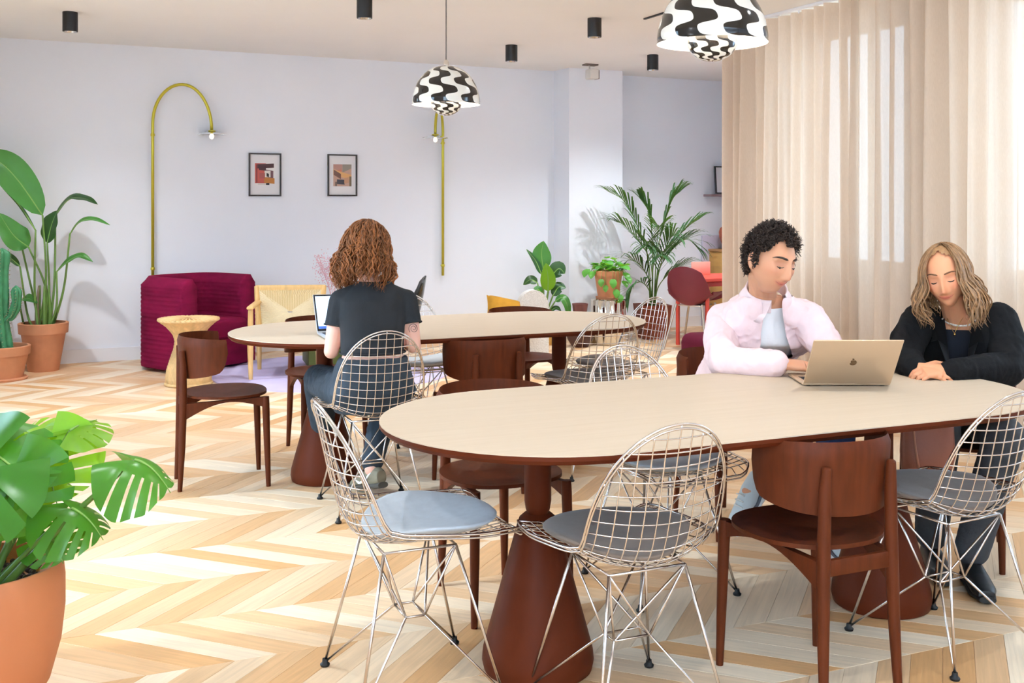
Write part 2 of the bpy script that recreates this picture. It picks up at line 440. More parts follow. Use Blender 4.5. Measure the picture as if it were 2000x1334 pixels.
tag(sl.build('ceiling_slot', BLACK, loc=(1.12, 7.80, HC - .006), rz=math.atan2(CW[1], CW[0])), 'narrow dark ventilation slot in the ceiling beside the near pendant', 'vent')
# ================================================================ tables
def stadium(L, W, n=28):
    r = W / 2; s = L / 2 - r; o = []
    for k in range(n + 1):
        a = -PI / 2 + PI * k / n; o.append((s + r * math.cos(a), r * math.sin(a)))
    for k in range(n + 1):
        a = PI / 2 + PI * k / n; o.append((-s + r * math.cos(a), r * math.sin(a)))
    return o
def grain(N, L, co):
    mp = N.new('ShaderNodeMapping'); mp.inputs['Scale'].default_value = (1.5, 30, 1); L.new(co, mp.inputs[0])
    nz = N.new('ShaderNodeTexNoise'); nz.inputs['Scale'].default_value = 2; nz.inputs['Detail'].default_value = 6; L.new(mp.outputs[0], nz.inputs['Vector'])
    return nz.outputs[0]
TOPM = two('pale_ash_veneer', grain, (208, 190, 168), (198, 178, 153), .5, spec=.25)
def table(label, x, y):
    t = thing('dining_table', label, 'table', (x, y, 0), TT, 'oval tables on cone pedestals')
    o = MB().prism(stadium(2.233, 1.006), .737, .740).build('table_top', TOPM, t, ang=30)
    MB().prism(stadium(2.233, 1.006), .714, .7369, .012).build('edge_band', BROWNM, t, ang=25)
    for sx in (-.65, .65):
        p = MB().lathe([(.150, 0), (.160, .004), (.166, .03), (.163, .06), (.062, .425), (.055, .445), (.040, .458), (.0, .46)], 40, (sx, 0, 0)).build('pedestal', BROWNM, t)
        MB().lathe([(.026, .45), (.036, .47), (.040, .495), (.040, .714)], 32, (sx, 0, 0)).build('column', BROWNM, p)
        MB().lathe([(.10, .705), (.10, .7135)], 32, (sx, 0, 0)).build('mount_plate', BROWNM, p)
    MB().box((0, 0, .702), (1.5, .09, .022), bev=.003).build('under_beam', BROWNM, t)
    return t
table('pale oval table in the foreground where the man and woman sit', .674, 3.448)
table('pale oval table farther back where the red-haired woman sits', -.34, 5.627)

# ================================================================ bent wood chair (faces +Y)
def wood_chair():
    t = thing('wooden_chair', 'x', 'chair', group='brown wooden chairs with bent plywood backs')
    out = []
    for k in range(48):
        a = 2 * PI * k / 48; c, s = math.cos(a), math.sin(a)
        w = .21 if s > 0 else .21; h = .195 if s > 0 else .20
        e = 2.4
        out.append((w * abs(c) ** (2 / e) * math.copysign(1, c) * (1 - .10 * max(0, -s)), .005 + h * abs(s) ** (2 / e) * math.copysign(1, s)))
    # dished plywood seat
    mb = MB(); V = []; F = []; R = 7; n = 48
    for z0, sgn in ((.452, 1), (.440, -1)):
        for r in range(R + 1):
            f = r / R
            for (x, y) in out:
                V.append((x * f, .005 + (y - .005) * f, z0 - .012 * (1 - f ** 2) + (.004 * sgn if False else 0)))
    for b_ in (0, 1):
        o0 = b_ * (R + 1) * n
        for r in range(R):
            for k in range(n):
                q = (o0 + r * n + k, o0 + r * n + (k + 1) % n, o0 + (r + 1) * n + (k + 1) % n, o0 + (r + 1) * n + k)
                F.append(q[::-1] if b_ == 0 else q)
    for k in range(n):
        a = R * n + k; a2 = R * n + (k + 1) % n; o0 = (R + 1) * n; F.append((a, o0 + a, o0 + a2, a2))
    mb.add(V, F).build('seat', BROWNW, t)
    # wrapped plywood backrest
    def prof(th):                                              # th -1..1 around the arc
        a = -PI / 2 + th * math.radians(98); f = abs(th)
        zt = .735 - .012 * f ** 2; hgt = .205 * (1 - .30 * f ** 2.2)
        if f > .82: hgt *= math.sqrt(max(.12, 1 - ((f - .82) / .18) ** 2.2 * .80))
        return a, zt, hgt
    def bk(u, v):
        th = u * 2 - 1; a, zt, hgt = prof(th); w = v * 4
        rx, ry = .206, .190
        # cross-section loop: outer up, inner down
        if v < .5: rr, q = 0, v / .5
        else: rr, q = -.011, 1 - (v - .5) / .5
        z = zt - hgt * (1 - q); tilt = (z - .63) * -.10
        return ((rx + rr) * math.cos(a), -.03 + (ry + rr) * math.sin(a) + tilt, z)
    mb = MB(); nu, nv = 41, 16
    mb.grid(bk, nu, nv, cv=True)
    mb.F.append(tuple(range(nv))); mb.M.append(0); mb.F.append(tuple((nu - 1) * nv + j for j in range(nv - 1, -1, -1))); mb.M.append(0)
    mb.build('backrest', BROWNW, t, ang=50)
    for s in (-1, 1):
        MB().tube([(s * .178, .188, 0), (s * .174, .182, .2), (s * .170, .176, .40), (s * .169, .175, .437)], [.011, .0155, .018, .017], 14).build('leg', BROWNW, t)
        MB().tube([(s * .128, -.222, 0), (s * .122, -.212, .2), (s * .116, -.206, .42), (s * .112, -.207, .60), (s * .110, -.212, .668), (s * .110, -.2125, .672)], [.011, .016, .019, .017, .013, .009], 14).build('leg', BROWNW, t)
        # arched side rail
        rl = MB(); n = 16; V = []; F = []
        for k in range(n + 1):
            f = k / n; x = s * (.166 + (.116 - .166) * f); y = .172 + (-.204 - .172) * f
            zt = .436 - .020 * f; zb = .385 - .05 * f + .055 * math.sin(PI * f) ** 1.0
            for dx, z in ((-.011, zb), (.011, zb), (.011, zt), (-.011, zt)): V.append((x + dx, y, z))
        for k in range(n):
            for c in range(4): F.append((k * 4 + c, k * 4 + (c + 1) % 4, k * 4 + 4 + (c + 1) % 4, k * 4 + 4 + c))
        F.append((3, 2, 1, 0)); F.append(tuple(n * 4 + c for c in range(4)))
        rl.add(V, F).build('side_rail', BROWNW, t)
    MB().box((0, -.205, .40), (.225, .018, .045), bev=.004).build('cross_rail', BROWNW, t)
    return t
def face(fx, fy): return math.atan2(fy, fx) - PI / 2
WC = [  # x, y, facing, label
    (-1.424, 5.333, (.935, .354), 'brown wooden chair seen from the side at the left end of the far table'),
    (.857, 3.105, (-.394, .919), 'brown wooden chair in front of the near table, back to the camera'),
    (-.045, 3.73, (.44, -.898), 'empty brown wooden chair behind the rounded left end of the near table'),
    (-.150, 5.255, (-.394, .919), 'brown wooden chair pushed in at the front of the far table, beside the red-haired woman'),
    (.069, 6.51, (.394, -.919), 'brown wooden chair behind the far table, below the yellow cushion'),
    (-1.05, 5.98, (.5, -.866), 'brown wooden chair behind the far table, near the woven armchair'),
    (.93, 4.62, (.394, -.919), 'brown wooden chair the man in the pink shirt sits on'),
    (1.76, 4.243, (-.5, -.866), 'brown wooden chair the woman in the black blazer sits on'),
]
proto = wood_chair()
for i, (x, y, f, lb) in enumerate(WC):
    o = proto if i == 0 else copy_tree(proto)
    o.location = (x, y, 0); o.rotation_euler.z = face(*f); o['label'] = lb

# ================================================================ wire chair (faces +Y)
_pr = [(.262, .436), (.235, .452), (.15, .440), (.03, .425), (-.09, .420), (-.165, .438), (-.205, .490), (-.235, .58), (-.262, .70), (-.285, .80), (-.292, .828)]
_pc = np.array(bez([(y, z) for y, z in _pr], 160)); _sl = np.r_[0, np.cumsum(np.linalg.norm(np.diff(_pc, axis=0), axis=1))]; SL = float(_sl[-1])
def shell_pt(x, s):
    y = np.interp(s, _sl, _pc[:, 0]); z = np.interp(s, _sl, _pc[:, 1]); e = .01
    ty = np.interp(s + e, _sl, _pc[:, 0]) - np.interp(s - e, _sl, _pc[:, 0]); tz = np.interp(s + e, _sl, _pc[:, 1]) - np.interp(s - e, _sl, _pc[:, 1])
    l = math.hypot(ty, tz) + 1e-9; ny, nz = tz / l, -ty / l                       # normal pointing up / forward
    c = interp(s, [(0, .35), (.15, .7), (.42, 1.7), (.6, 1.5), (SL, 1.0)])
    k = c * x * x
    return (x, y + ny * k, z + nz * k)
def shell_w(s):
    f = s / SL
    a = interp(f, [(0, .155), (.012, .185), (.035, .212), (.08, .228), (.2, .238), (.32, .232), (.45, .212), (.52, .206), (.6, .203)])
    if f > .58: a = .203 * math.sqrt(max(0, 1 - ((f - .58) / .42) ** 2.6))
    return a
PADS = {'light': mat('pale_grey_felt', (196, 200, 204), .95, var=.05, scale=40, bump=.12, bscale=400, sheen=.2),
        'taupe': mat('taupe_felt', (132, 115, 102), .95, var=.05, scale=40, bump=.12, bscale=400, sheen=.2)}
def wire_chair():
    t = thing('wire_chair', 'x', 'chair', group='chrome wire chairs')
    g = MB()
    for k in range(-6, 7):                                      # lengthwise wires
        x = k * .0355
        ss = [s for s in np.linspace(0, SL, 60) if shell_w(s) >= abs(x)]
        if len(ss) > 3: g.tube([shell_pt(x, s) for s in ss[::2] + [ss[-1]]], .0021, 5)
    for k in range(1, 22):                                      # cross wires
        s = k * SL / 22; w = shell_w(s)
        g.tube([shell_pt(x, s) for x in np.linspace(-w, w, 11)], .0021, 5)
    g.build('wire_grid', CHROME, t, ang=0)
    rim = MB(); ss = [SL * (1 - math.cos(PI * q)) / 2 for q in np.linspace(0, 1, 40)]
    pts = [(shell_w(s), s) for s in ss] + [(-shell_w(s), s) for s in ss[::-1]][1:-1] + [(-.08, 0), (.08, 0)]
    base = [shell_pt(x, s) for x, s in pts]
    rim.tube(base, .0036, 6, closed=True)
    rim.tube([(p[0] * .985, p[1], p[2] - .011) for p in base], .003, 6, closed=True)
    rim.build('rim', CHROME, t, ang=0)
    T = [(sx * .115, sy * .105 - .02, .414) for sx in (-1, 1) for sy in (-1, 1)]
    Fo = [(sx * .195, sy * .205 - .01, .012) for sx in (-1, 1) for sy in (-1, 1)]
    C = [(sx * .055, sy * .028 - .015, .205) for sx in (-1, 1) for sy in (-1, 1)]
    for i in range(4):
        j = i ^ 1; k = i ^ 2
        m = MB(); m.tube([Fo[i], T[i]], .0046, 7)
        m.tube([Fo[i], tuple(np.array(Fo[i]) * .12 + np.array(C[i]) * .88), C[i], tuple(np.array(C[i]) * .85 + np.array(T[k]) * .15), T[k]], .0036, 6)
        l = m.build('leg', CHROME, t, ang=0)
        MB().lathe([(.013, 0), (.015, .006), (.009, .012), (.008, .022), (.0, .022)], 12, (Fo[i][0], Fo[i][1], 0)).build('foot', RUBBER, l)
    m = MB(); m.tube([C[0], C[1], C[3], C[2]], .0036, 6, closed=True)
    for i in range(4): m.tube([C[i], tuple(np.array(C[i]) * .7 + np.array(T[i]) * .3), T[i]], .0034, 6)
    for a, b_ in ((0, 1), (2, 3), (0, 2), (1, 3)): m.tube([T[a], T[b_]], .004, 6)
    m.build('brace', CHROME, t, ang=0)
    return t
def add_pad(t, kind):
    def fn(u, v):
        a = 2 * PI * u; r = .2 * math.sin(PI * v) ** .5 if 0 < v < 1 else 0
        z = .018 * math.cos(PI * v) * (1.0)
        x, y = r * math.cos(a) * 1.03, r * math.sin(a) * .98 + .045
        s = float(np.interp(-y, -_pc[:, 0], _sl)) if True else 0
        b_ = shell_pt(x, float(np.interp(-y, [-.262, -.03, .09, .165], [0, _sl[np.argmin(abs(_pc[:, 0] - .03))], _sl[np.argmin(abs(_pc[:, 0] + .09))], _sl[np.argmin(abs(_pc[:, 0] + .165))]])))
        return (x, y, b_[2] + .022 + z)
    MB().grid(fn, 36, 14, cu=True).build('seat_pad', PADS[kind], t, ang=0)
WR = [
    (-.282, 3.105, TU, 'light', 'chrome wire chair with pale grey seat pad at the left end of the near table'),
    (.306, 2.937, (-.40, .916), 'taupe', 'chrome wire chair with taupe pad in the front row, left of the wooden chair'),
    (1.35, 3.386, (-.47, .883), 'taupe', 'chrome wire chair with taupe pad at the right edge, in front of the woman'),
    (-.642, 4.895, (-.36, .933), None, 'chrome wire chair the red-haired woman sits on'),
    (.39, 5.60, (-.394, .919), 'taupe', 'chrome wire chair pushed in at the front of the far table near its right end'),
    (.60, 6.14, (-.86, -.51), 'taupe', 'chrome wire chair at the right end of the far table, before the palm'),
    (.535, 3.88, (.394, -.919), 'light', 'chrome wire chair facing the camera behind the near table, left of the man'),
    (-.54, 6.30, (.394, -.919), 'light', 'chrome wire chair behind the far table, to the right of the red-haired woman'),
]
proto = wire_chair(); allw = [proto] + [copy_tree(proto) for _ in WR[1:]]
for o, (x, y, f, pad, lb) in zip(allw, WR):
    o.location = (x, y, 0); o.rotation_euler.z = face(*f); o['label'] = lb
    if pad: add_pad(o, pad)

# ================================================================ pendants, downlights, wall lamps
def waves(N, L, co):
    x, y, z = sep(N, L, co)
    ang = nmath(N, L, 'ARCTAN2', y, x)
    r = nmath(N, L, 'SQRT', nmath(N, L, 'ADD', nmath(N, L, 'MULTIPLY', x, x), nmath(N, L, 'MULTIPLY', y, y)))
    lat = nmath(N, L, 'ARCTAN2', z, r)
    sn = nmath(N, L, 'SINE', nmath(N, L, 'MULTIPLY', lat, 12.5))
    wob = nmath(N, L, 'MULTIPLY', nmath(N, L, 'DIVIDE', sn, nmath(N, L, 'SQRT', nmath(N, L, 'ADD', nmath(N, L, 'MULTIPLY', sn, sn), .22))), .24)
    ph = nmath(N, L, 'ADD', nmath(N, L, 'ADD', ang, wob), nmath(N, L, 'MULTIPLY', lat, .35))
    s = nmath(N, L, 'SINE', nmath(N, L, 'MULTIPLY', ph, 7.0))
    return nmath(N, L, 'GREATER_THAN', s, 0.02)
WAVE = two('wavy_black_white_enamel', waves, (236, 230, 220), (26, 22, 20), .12, coat=.3)
SHIN = mat('white_enamel_inside', (250, 246, 238), .5, emit=(255, 240, 215), estr=.0, var=.01)
BULB = mat('lamp_glow', (255, 250, 240), .3, emit=(255, 236, 205), estr=14, var=.001)
def pendant(label, x, y, ztop=HC, rot=0):
    t = thing('pendant_lamp', label, 'lamp', (x, y, 1.893), rot, 'wavy black and white dome pendants')
    R, Hh = .178, .205
    o = MB()
    prof = [(R, 0), (R * .99, .012)] + [(R * math.cos(a) ** .9, Hh * math.sin(a)) for a in np.linspace(.08, PI / 2 - .05, 20)] + [(.012, Hh), (0, Hh)]
    o.lathe(prof, 64, caps=False).build('upper_shade', WAVE, t)
    ins = [(R - .0005, .0005), (R * .97, .014)] + [((R - .008) * math.cos(a) ** .9, (Hh - .008) * math.sin(a)) for a in np.linspace(.1, PI / 2, 14)]
    MB().lathe(ins[:-1] + [(0.0, Hh - .009)], 48, caps=False).build('shade_lining', SHIN, t)
    r2 = .082
    p2 = [(0, -.058)] + [(r2 * math.sin(a), .012 - .07 * math.cos(a)) for a in np.linspace(.12, PI / 2, 14)] + [(r2 * .99, .03), (r2 * .95, .05), (r2 * .93, .05), (r2 * .96, .014)]
    MB().lathe(p2 + [(r2 * .5, -.035), (0, -.045)], 48).build('lower_shade', WAVE, t)
    MB().lathe([(0, Hh), (.014, Hh), (.014, Hh + .018), (.008, Hh + .03), (0, Hh + .03)], 16).build('cap', CHROME, t)
    MB().tube([(0, 0, Hh + .02), (0, 0, ztop - 1.893 - .02)], .0028, 6).build('cord', mat('grey_cord', (92, 84, 82), .7, var=.05), t)
    MB().lathe([(.05, ztop - 1.893 - .026), (.055, ztop - 1.893 - .018), (.055, ztop - 1.893)], 24).build('ceiling_rose', mat('rose_white', (228, 222, 216), .4, var=.02), t)
    MB().ell((0, 0, .135), (.024, .024, .028)).build('bulb', BULB, t)
    for k in range(3):
        a = k * 2 * PI / 3 + .4; MB().tube([(r2 * .94 * math.cos(a), r2 * .94 * math.sin(a), .045), (.05 * math.cos(a), .05 * math.sin(a), .15)], .002, 5).build('support_rod', CHROME, t)
    l = bpy.data.lights.new('pendant_light', 'POINT'); l.energy = 14; l.color = (1, .9, .78); l.shadow_soft_size = .04
    lo = bpy.data.objects.new('pendant_light', l); COL.objects.link(lo); lo.parent = t; lo.location = (0, 0, .10)
    return t
pendant('large wavy black and white dome pendant over the near table', .648, 3.48, rot=.5)
pendant('smaller-looking wavy black and white dome pendant over the far table', -.345, 5.63, rot=.1)

DL = [
    (-3.218, 7.831, 'black ceiling downlight at the far left above the plants'),
    (-0.997, 7.269, 'black ceiling downlight left of the far pendant cord'),
    (-0.005, 9.465, 'black ceiling downlight between the far pendant and the projector'),
    (0.621, 8.096, 'black ceiling downlight left of the near pendant'),
    (1.320, 10.082, 'black ceiling downlight below the near pendant, nearest the back alcove'),
]
DL += [(-2.1, 5.6, 'unseen fill downlight added overhead, left of the far table'), (-.9, 3.6, 'unseen fill downlight added overhead, between the two tables'), (.9, 5.6, 'unseen fill downlight added overhead, right of the far table'),  # unseen ceiling lamps added to fill the room with light
       (1.75, 3.3, 'black ceiling downlight overhead, at the right end of the near table'), (.45, 1.5, 'unseen fill downlight added overhead, just in front of the camera'), (-1.5, 1.9, 'unseen fill downlight added overhead, before the monstera'),  # right-end lamp follows a chair's floor shadow, the other two are added fill
       (2.2, 10.3, 'unseen fill downlight added behind the curtain, in the alcove')]  # out of sight, added to brighten the alcove
def dl_proto():
    t = thing('ceiling_downlight', 'x', 'lamp', group='black cylinder downlights')
    MB().lathe([(0, .03), (.047, .03), (.047, 0), (.052, 0), (.053, .004), (.053, .142), (0, .142)], 28).build('can', BLACK, t)
    MB().lathe([(.0, .022), (.030, .022), (.040, .012), (.0465, .0)], 24, caps=False).build('reflector', mat('reflector', (200, 200, 200), .2, metal=1, var=.02), t)
    MB().lathe([(0, .0225), (.026, .0225), (.026, .027), (0, .027)], 20).build('lamp_lens', BULB, t)
    l = bpy.data.lights.new('downlight_beam', 'SPOT'); l.energy = 84; l.spot_size = math.radians(132); l.spot_blend = 1.0; l.color = (.91, .96, 1); l.shadow_soft_size = .03
    lo = bpy.data.objects.new('downlight_beam', l); COL.objects.link(lo); lo.parent = t; lo.location = (0, 0, .008)
    return t
pr = dl_proto()
for i, (x, y, lb) in enumerate(DL):
    o = pr if i == 0 else copy_tree(pr)
    o.location = (x, y, HC - .142); o['label'] = lb
    if i in (2, 3, 4):
        for c in o.children:
            if c.type == 'LIGHT': c.data = c.data.copy(); c.data.energy = (50, 60, 85)[i - 2]
    if i in (5, 6, 7, 8, 9, 10):
        for c in o.children:
            if c.type == 'LIGHT': c.data = c.data.copy(); c.data.energy = 42 if y < 3.5 else 28
# ================================================================ brass wall lamps
CLEAR = mat('clear_glass', (240, 242, 245), .03, trans=1.0, var=.005)
CLEAR.node_tree.nodes['Principled BSDF'].inputs['IOR'].default_value = 1.15
def wall_lamp(label, tpos, dirn, reach, ztop, zjoint, zend, zlow, out=.06):
    t = thing('wall_lamp', label, 'lamp', (*bw(tpos, .0), 0), TW, 'tall brass arc wall lamps')
    y = -.05; a = []
    for k in range(25):
        q = PI * k / 24; f = .5 - .5 * math.cos(q)
        a.append((dirn * reach * f, y - out * f, zjoint + .10 + (ztop - zjoint - .10) * math.sin(q) if k <= 12 else zend + (ztop - zend) * math.sin(q)))
    MB().tube([(0, y, zlow), (0, y, zjoint)] + a, .0135, 10).build('arc_tube', BRASS, t, ang=0)
    for z in (zlow + .10, zjoint):
        j = MB().lathe([(.0165, -.012), (.0185, -.008), (.0185, .008), (.0165, .012)], 14, (0, y, z)); j.tube([(0, y, z), (0, 0, z)], .006, 8)
        j.build('wall_joint', BRASS, t)
    e = (dirn * reach, y - out)
    MB().lathe([(.012, 0), (.034, -.006), (.034, -.012), (.014, -.016), (.014, -.03), (0, -.03)], 20, (*e, zend)).build('socket', BRASS, t)
    MB().lathe([(.02, -.012), (.06, -.022), (.125, -.040), (.125, -.043), (.06, -.025), (.02, -.015)], 36, (*e, zend), caps=False).build('glass_disc', CLEAR, t)
    MB().ell((*e, zend - .058), (.022, .022, .027)).build('bulb', mat('frosted_bulb', (245, 243, 240), .25, var=.01, emit=(255, 244, 225), estr=.6), t)
    return t
# positions along the back wall are metres from the wall reference
wall_lamp('tall brass arc wall lamp curving right, beside the burgundy tub chair', .254, 1, .50, 2.44, 1.985, 2.04, .70)
wall_lamp('tall brass arc wall lamp curving left, hidden at the top by the far pendant', 3.02, -1, .145, 2.32, 1.98, 2.06, .66, .16)

# ================================================================ framed prints
def print_mat(name, blocks):
    """flat print: rectangles/slanted patches of colour over a pale ground, in 0..1 picture coordinates"""
    m = mat(name, (232, 228, 226), .6); N = m.node_tree.nodes; L = m.node_tree.links; b = N['Principled BSDF']
    tc = N.new('ShaderNodeTexCoord'); x, y, z = sep(N, L, tc.outputs['Generated']); cur = None
    base = N.new('ShaderNodeRGB'); base.outputs[0].default_value = (*lin((232, 228, 226)), 1); cur = base.outputs[0]
    for (x0, x1, z0, z1, sl, rgb) in blocks:
        zz = nmath(N, L, 'ADD', z, nmath(N, L, 'MULTIPLY', nmath(N, L, 'SUBTRACT', x, .5), sl))
        f = nmath(N, L, 'MULTIPLY', nmath(N, L, 'MULTIPLY', nmath(N, L, 'GREATER_THAN', x, x0), nmath(N, L, 'LESS_THAN', x, x1)),
                  nmath(N, L, 'MULTIPLY', nmath(N, L, 'GREATER_THAN', zz, z0), nmath(N, L, 'LESS_THAN', zz, z1)))
        mx = N.new('ShaderNodeMix'); mx.data_type = 'RGBA'; L.new(f, mx.inputs[0]); L.new(cur, mx.inputs[6]); mx.inputs[7].default_value = (*lin(rgb), 1); cur = mx.outputs[2]
    L.new(cur, b.inputs['Base Color']); return m
FRAME = mat('thin_black_frame', (58, 54, 56), .4, var=.05)
def picture(label, w, h, pm, pw, ph, dz=0, parent_loc=(0, 0, 0), rz=0, lean=0):
    t = thing('picture_frame', label, 'picture', parent_loc, rz, 'framed prints'); t.rotation_euler.x = lean
    fr = .013; f = MB()
    for sx in (-1, 1): f.box((sx * (w / 2 - fr / 2), -.012, 0), (fr, .022, h))
    for sz in (-1, 1): f.box((0, -.012, sz * (h / 2 - fr / 2)), (w - 2 * fr - .0005, .022, fr))
    f.build('frame', FRAME, t, smooth=False)
    MB().box((0, -.006, 0), (w - 2 * fr, .004, h - 2 * fr)).build('mat_board', mat('mat_board', (230, 227, 228), .7, var=.01), t, smooth=False)
    MB().box((0, -.0095, dz), (pw, .002, ph)).build('print', pm, t, smooth=False)
    return t
P1 = print_mat('print_red_abstract', [(0, .55, 0.08, 1, 0, (196, 92, 84)), (.12, .95, .78, .98, -.05, (92, 62, 66)), (.2, .55, .66, .9, .1, (84, 56, 62)), (.05, .12, .1, .95, 0, (150, 66, 64)),
    (.55, .92, .35, .72, .15, (122, 86, 92)), (.48, .78, .36, .66, 0, (226, 220, 212)), (.58, .70, .42, .58, .3, (40, 36, 38)), (.45, .98, .1, .36, .1, (190, 124, 60)), (.22, .5, .3, .55, 0, (170, 92, 86)), (.55, .72, 0, .09, 0, (40, 38, 40)), (.15, .55, 0, .07, 0, (214, 208, 204))])
P2 = print_mat('print_ochre_room', [(0, 1, 0, 1, 0, (196, 160, 142)), (.5, 1, .62, 1, -.4, (150, 142, 130)), (0, .48, .65, 1, .3, (186, 140, 128)), (.05, .45, .58, .78, -.2, (212, 130, 104)), (0, 1, .40, .64, .25, (222, 168, 112)), (.02, .42, .28, .52, .5, (128, 96, 86)),
    (.2, .62, .08, .30, .05, (78, 76, 84)), (.88, 1, 0, .45, 0, (120, 104, 80)), (.1, .2, 0, .2, 0, (120, 100, 90)), (.6, .85, .1, .35, -.2, (196, 150, 120))])
P3 = print_mat('print_small_portrait', [(0, 1, 0, 1, 0, (196, 172, 176)), (.15, .6, .1, .95, .2, (214, 176, 170)), (.4, .8, .45, 1, -.3, (120, 76, 66)), (.3, .9, 0, .5, .4, (176, 128, 112)), (.75, 1, 0, .7, .5, (98, 66, 64))])
def on_wall(tp, z, off=.001): return (*bw(tp, off), z)
picture('thin black framed red abstract print, left of the pair on the back wall', .30, .40, P1, .185, .20, .005, on_wall(1.256, 1.645), TW)
picture('thin black framed ochre abstract print, right of the pair on the back wall', .29, .40, P2, .18, .21, .0, on_wall(1.998, 1.648), TW)

# ================================================================ alcove beyond the pillar
sh = MB().box((0, -.075, 0), (.9, .15, .025), bev=.002)
tag(sh.build('wall_shelf', mat('mauve_shelf', (146, 120, 126), .5, var=.04), loc=on_wall(6.66, 1.47), rz=TW), 'thin mauve wall shelf in the back alcove beside the curtain', 'shelf')
picture('black framed portrait print leaning on the alcove shelf', .34, .31, P3, .11, .10, .0, (*bw(6.47, .085), 1.643), TW, -.08)
cab = thing('sideboard', 'yellow wood sideboard standing in the back alcove', 'cabinet', (*bw(6.66, .24), 0), TW)
YW = mat('yellow_birch', (206, 158, 84), .5, var=.08, scale=6, stretch=(1, 1, 6))
MB().box((0, 0, .44), (.8, .4, .80), bev=.004).build('body', YW, cab); MB().box((0, 0, .855), (.83, .43, .026), bev=.004).build('worktop', mat('birch_top', (188, 140, 90), .5, var=.06), cab)
for sx in (-1, 1):
    d_ = MB().box((sx * .2, -.206, .46), (.385, .014, .70), bev=.003).build('door', YW, cab); MB().lathe([(.012, 0), (.014, .01), (0, .012)], 14).xf(Matrix.Translation((sx * .05, -.214, .5)) @ Matrix.Rotation(PI / 2, 4, 'X')).build('knob', BLACK, d_)
    for sy in (-1, 1): MB().tube([(sx * .36, sy * .16, 0), (sx * .36, sy * .16, .042)], .018, 10).build('leg', YW, cab)
vp = [(.0, 0), (.052, 0), (.06, .01), (.085, .07), (.108, .14), (.112, .19), (.098, .235), (.06, .262), (.045, .272), (.05, .284), (.042, .284), (.036, .27), (0, .26)]
v = thing('clay_vase', 'round rust red clay vase on the yellow sideboard', 'vase', (*bw(6.40, .22), .8682), 0)
MB().lathe(vp, 32, caps=False).build('body', mat('rust_clay', (176, 92, 66), .7, var=.1, scale=9), v)
MB().lathe([(.045, .274), (.056, .280), (.056, .288), (.045, .288)], 32, caps=False).build('lip', mat('rust_clay_dark', (150, 74, 52), .6, var=.1), v)
pnl = MB().box((0, 0, .51), (.32, .03, 1.02), bev=.006)
tag(pnl.build('lilac_panel', mat('lilac_board', (204, 196, 214), .7, var=.02), loc=(*bw(6.33, .03), 0), rz=TW), 'pale lilac board standing against the wall behind the sideboard', 'board')
rt = thing('red_table', 'coral red table behind the burgundy shell chair', 'table', (2.02, 10.42, 0), TW)
RED = mat('coral_red_lacquer', (214, 74, 58), .35, var=.03)
MB().box((0, 0, .665), (.80, .62, .03), bev=.004).build('table_top', RED, rt); MB().box((0, 0, .625), (.70, .52, .05), bev=.004).build('apron', mat('deep_red', (166, 48, 42), .4, var=.03), rt)
for sx in (-1, 1):
    for sy in (-1, 1): MB().tube([(sx * .33, sy * .24, 0), (sx * .33, sy * .24, .602)], .02, 10).build('leg', RED, rt)
tag(MB().box((0, 0, .065), (.22, .012, .13), bev=.003).build('pink_card', mat('pink_card', (236, 168, 150), .6, var=.03), loc=(1.84, 10.48, .6802), rz=TW), 'pink card standing on the red table', 'card')

# moulded shell chair
def shell_chair(label, x, y, rz, m, cat='chair'):
    t = thing('shell_chair', label, cat, (x, y, 0), rz, 'moulded shell chairs')
    pr = np.array(bez([(.22, .445), (.19, .455), (.05, .43), (-.12, .425), (-.19, .46), (-.225, .56), (-.25, .70), (-.262, .79)], 40))
    def fn(u, v):
        f = u; i = f * 39; y0 = np.interp(i, range(40), pr[:, 0]); z0 = np.interp(i, range(40), pr[:, 1])
        w = interp(f, [(0, .15), (.05, .19), (.2, .225), (.45, .235), (.6, .225), (.78, .205), (.9, .165), (.97, .10), (1, .03)])
        q = v * 2 * 2 - 1 if v < .5 else 1 - (v - .5) * 4
        th = .0 if v < .5 else -.010
        x0 = w * math.sin(q * PI / 2) ; cu = x0 * x0 * (1.3 + 1.2 * math.sin(PI * min(1, f * 1.2)))
        a = math.atan2(np.interp(i + 1, range(40), pr[:, 1]) - np.interp(i - 1, range(40), pr[:, 1]), np.interp(i + 1, range(40), pr[:, 0]) - np.interp(i - 1, range(40), pr[:, 0]))
        nx, nz = math.sin(a), -math.cos(a)
        return (x0, y0 + nx * (cu + th), z0 + nz * (cu + th))
    MB().grid(fn, 40, 36, cv=True).build('seat_shell', m, t, ang=60)
    ST = mat('satin_steel', (196, 184, 170), .3, metal=1, var=.03)
    for sx in (-1, 1):
        for yy, yb in ((.16, .21), (-.14, -.24)):
            l = MB().tube([(sx * .13, yy, .43), (sx * .215, yb, 0)], [.011, .009], 10).build('leg', ST, t)
    MB().box((0, .0, .416), (.24, .26, .012), bev=.003).build('mount_plate', ST, t)
    return t
BURG = mat('burgundy_plastic', (116, 34, 48), .45, var=.04, scale=6)
shell_chair('burgundy moulded shell chair by the red table in the alcove', 1.74, 10.22, face(.55, .83), BURG)
shell_chair('glossy black shell chair behind the far table, beside the red-haired woman', -.965, 8.70, face(-.99, -.12), mat('gloss_black_leather', (16, 16, 18), .18, var=.1, scale=5))
pf = thing('floor_pouf', 'burgundy wedge-shaped pouf on the floor behind the man', 'pouf', (1.72, 8.6, 0), .3)
MB().box((0, 0, .17), (.62, .5, .33), bev=.08, seg=4, rot=Matrix.Rotation(.0, 3, 'Y')).build('cushion', mat('burgundy_velvet', (96, 26, 46), .9, var=.06, spec=.1), pf, ang=0)
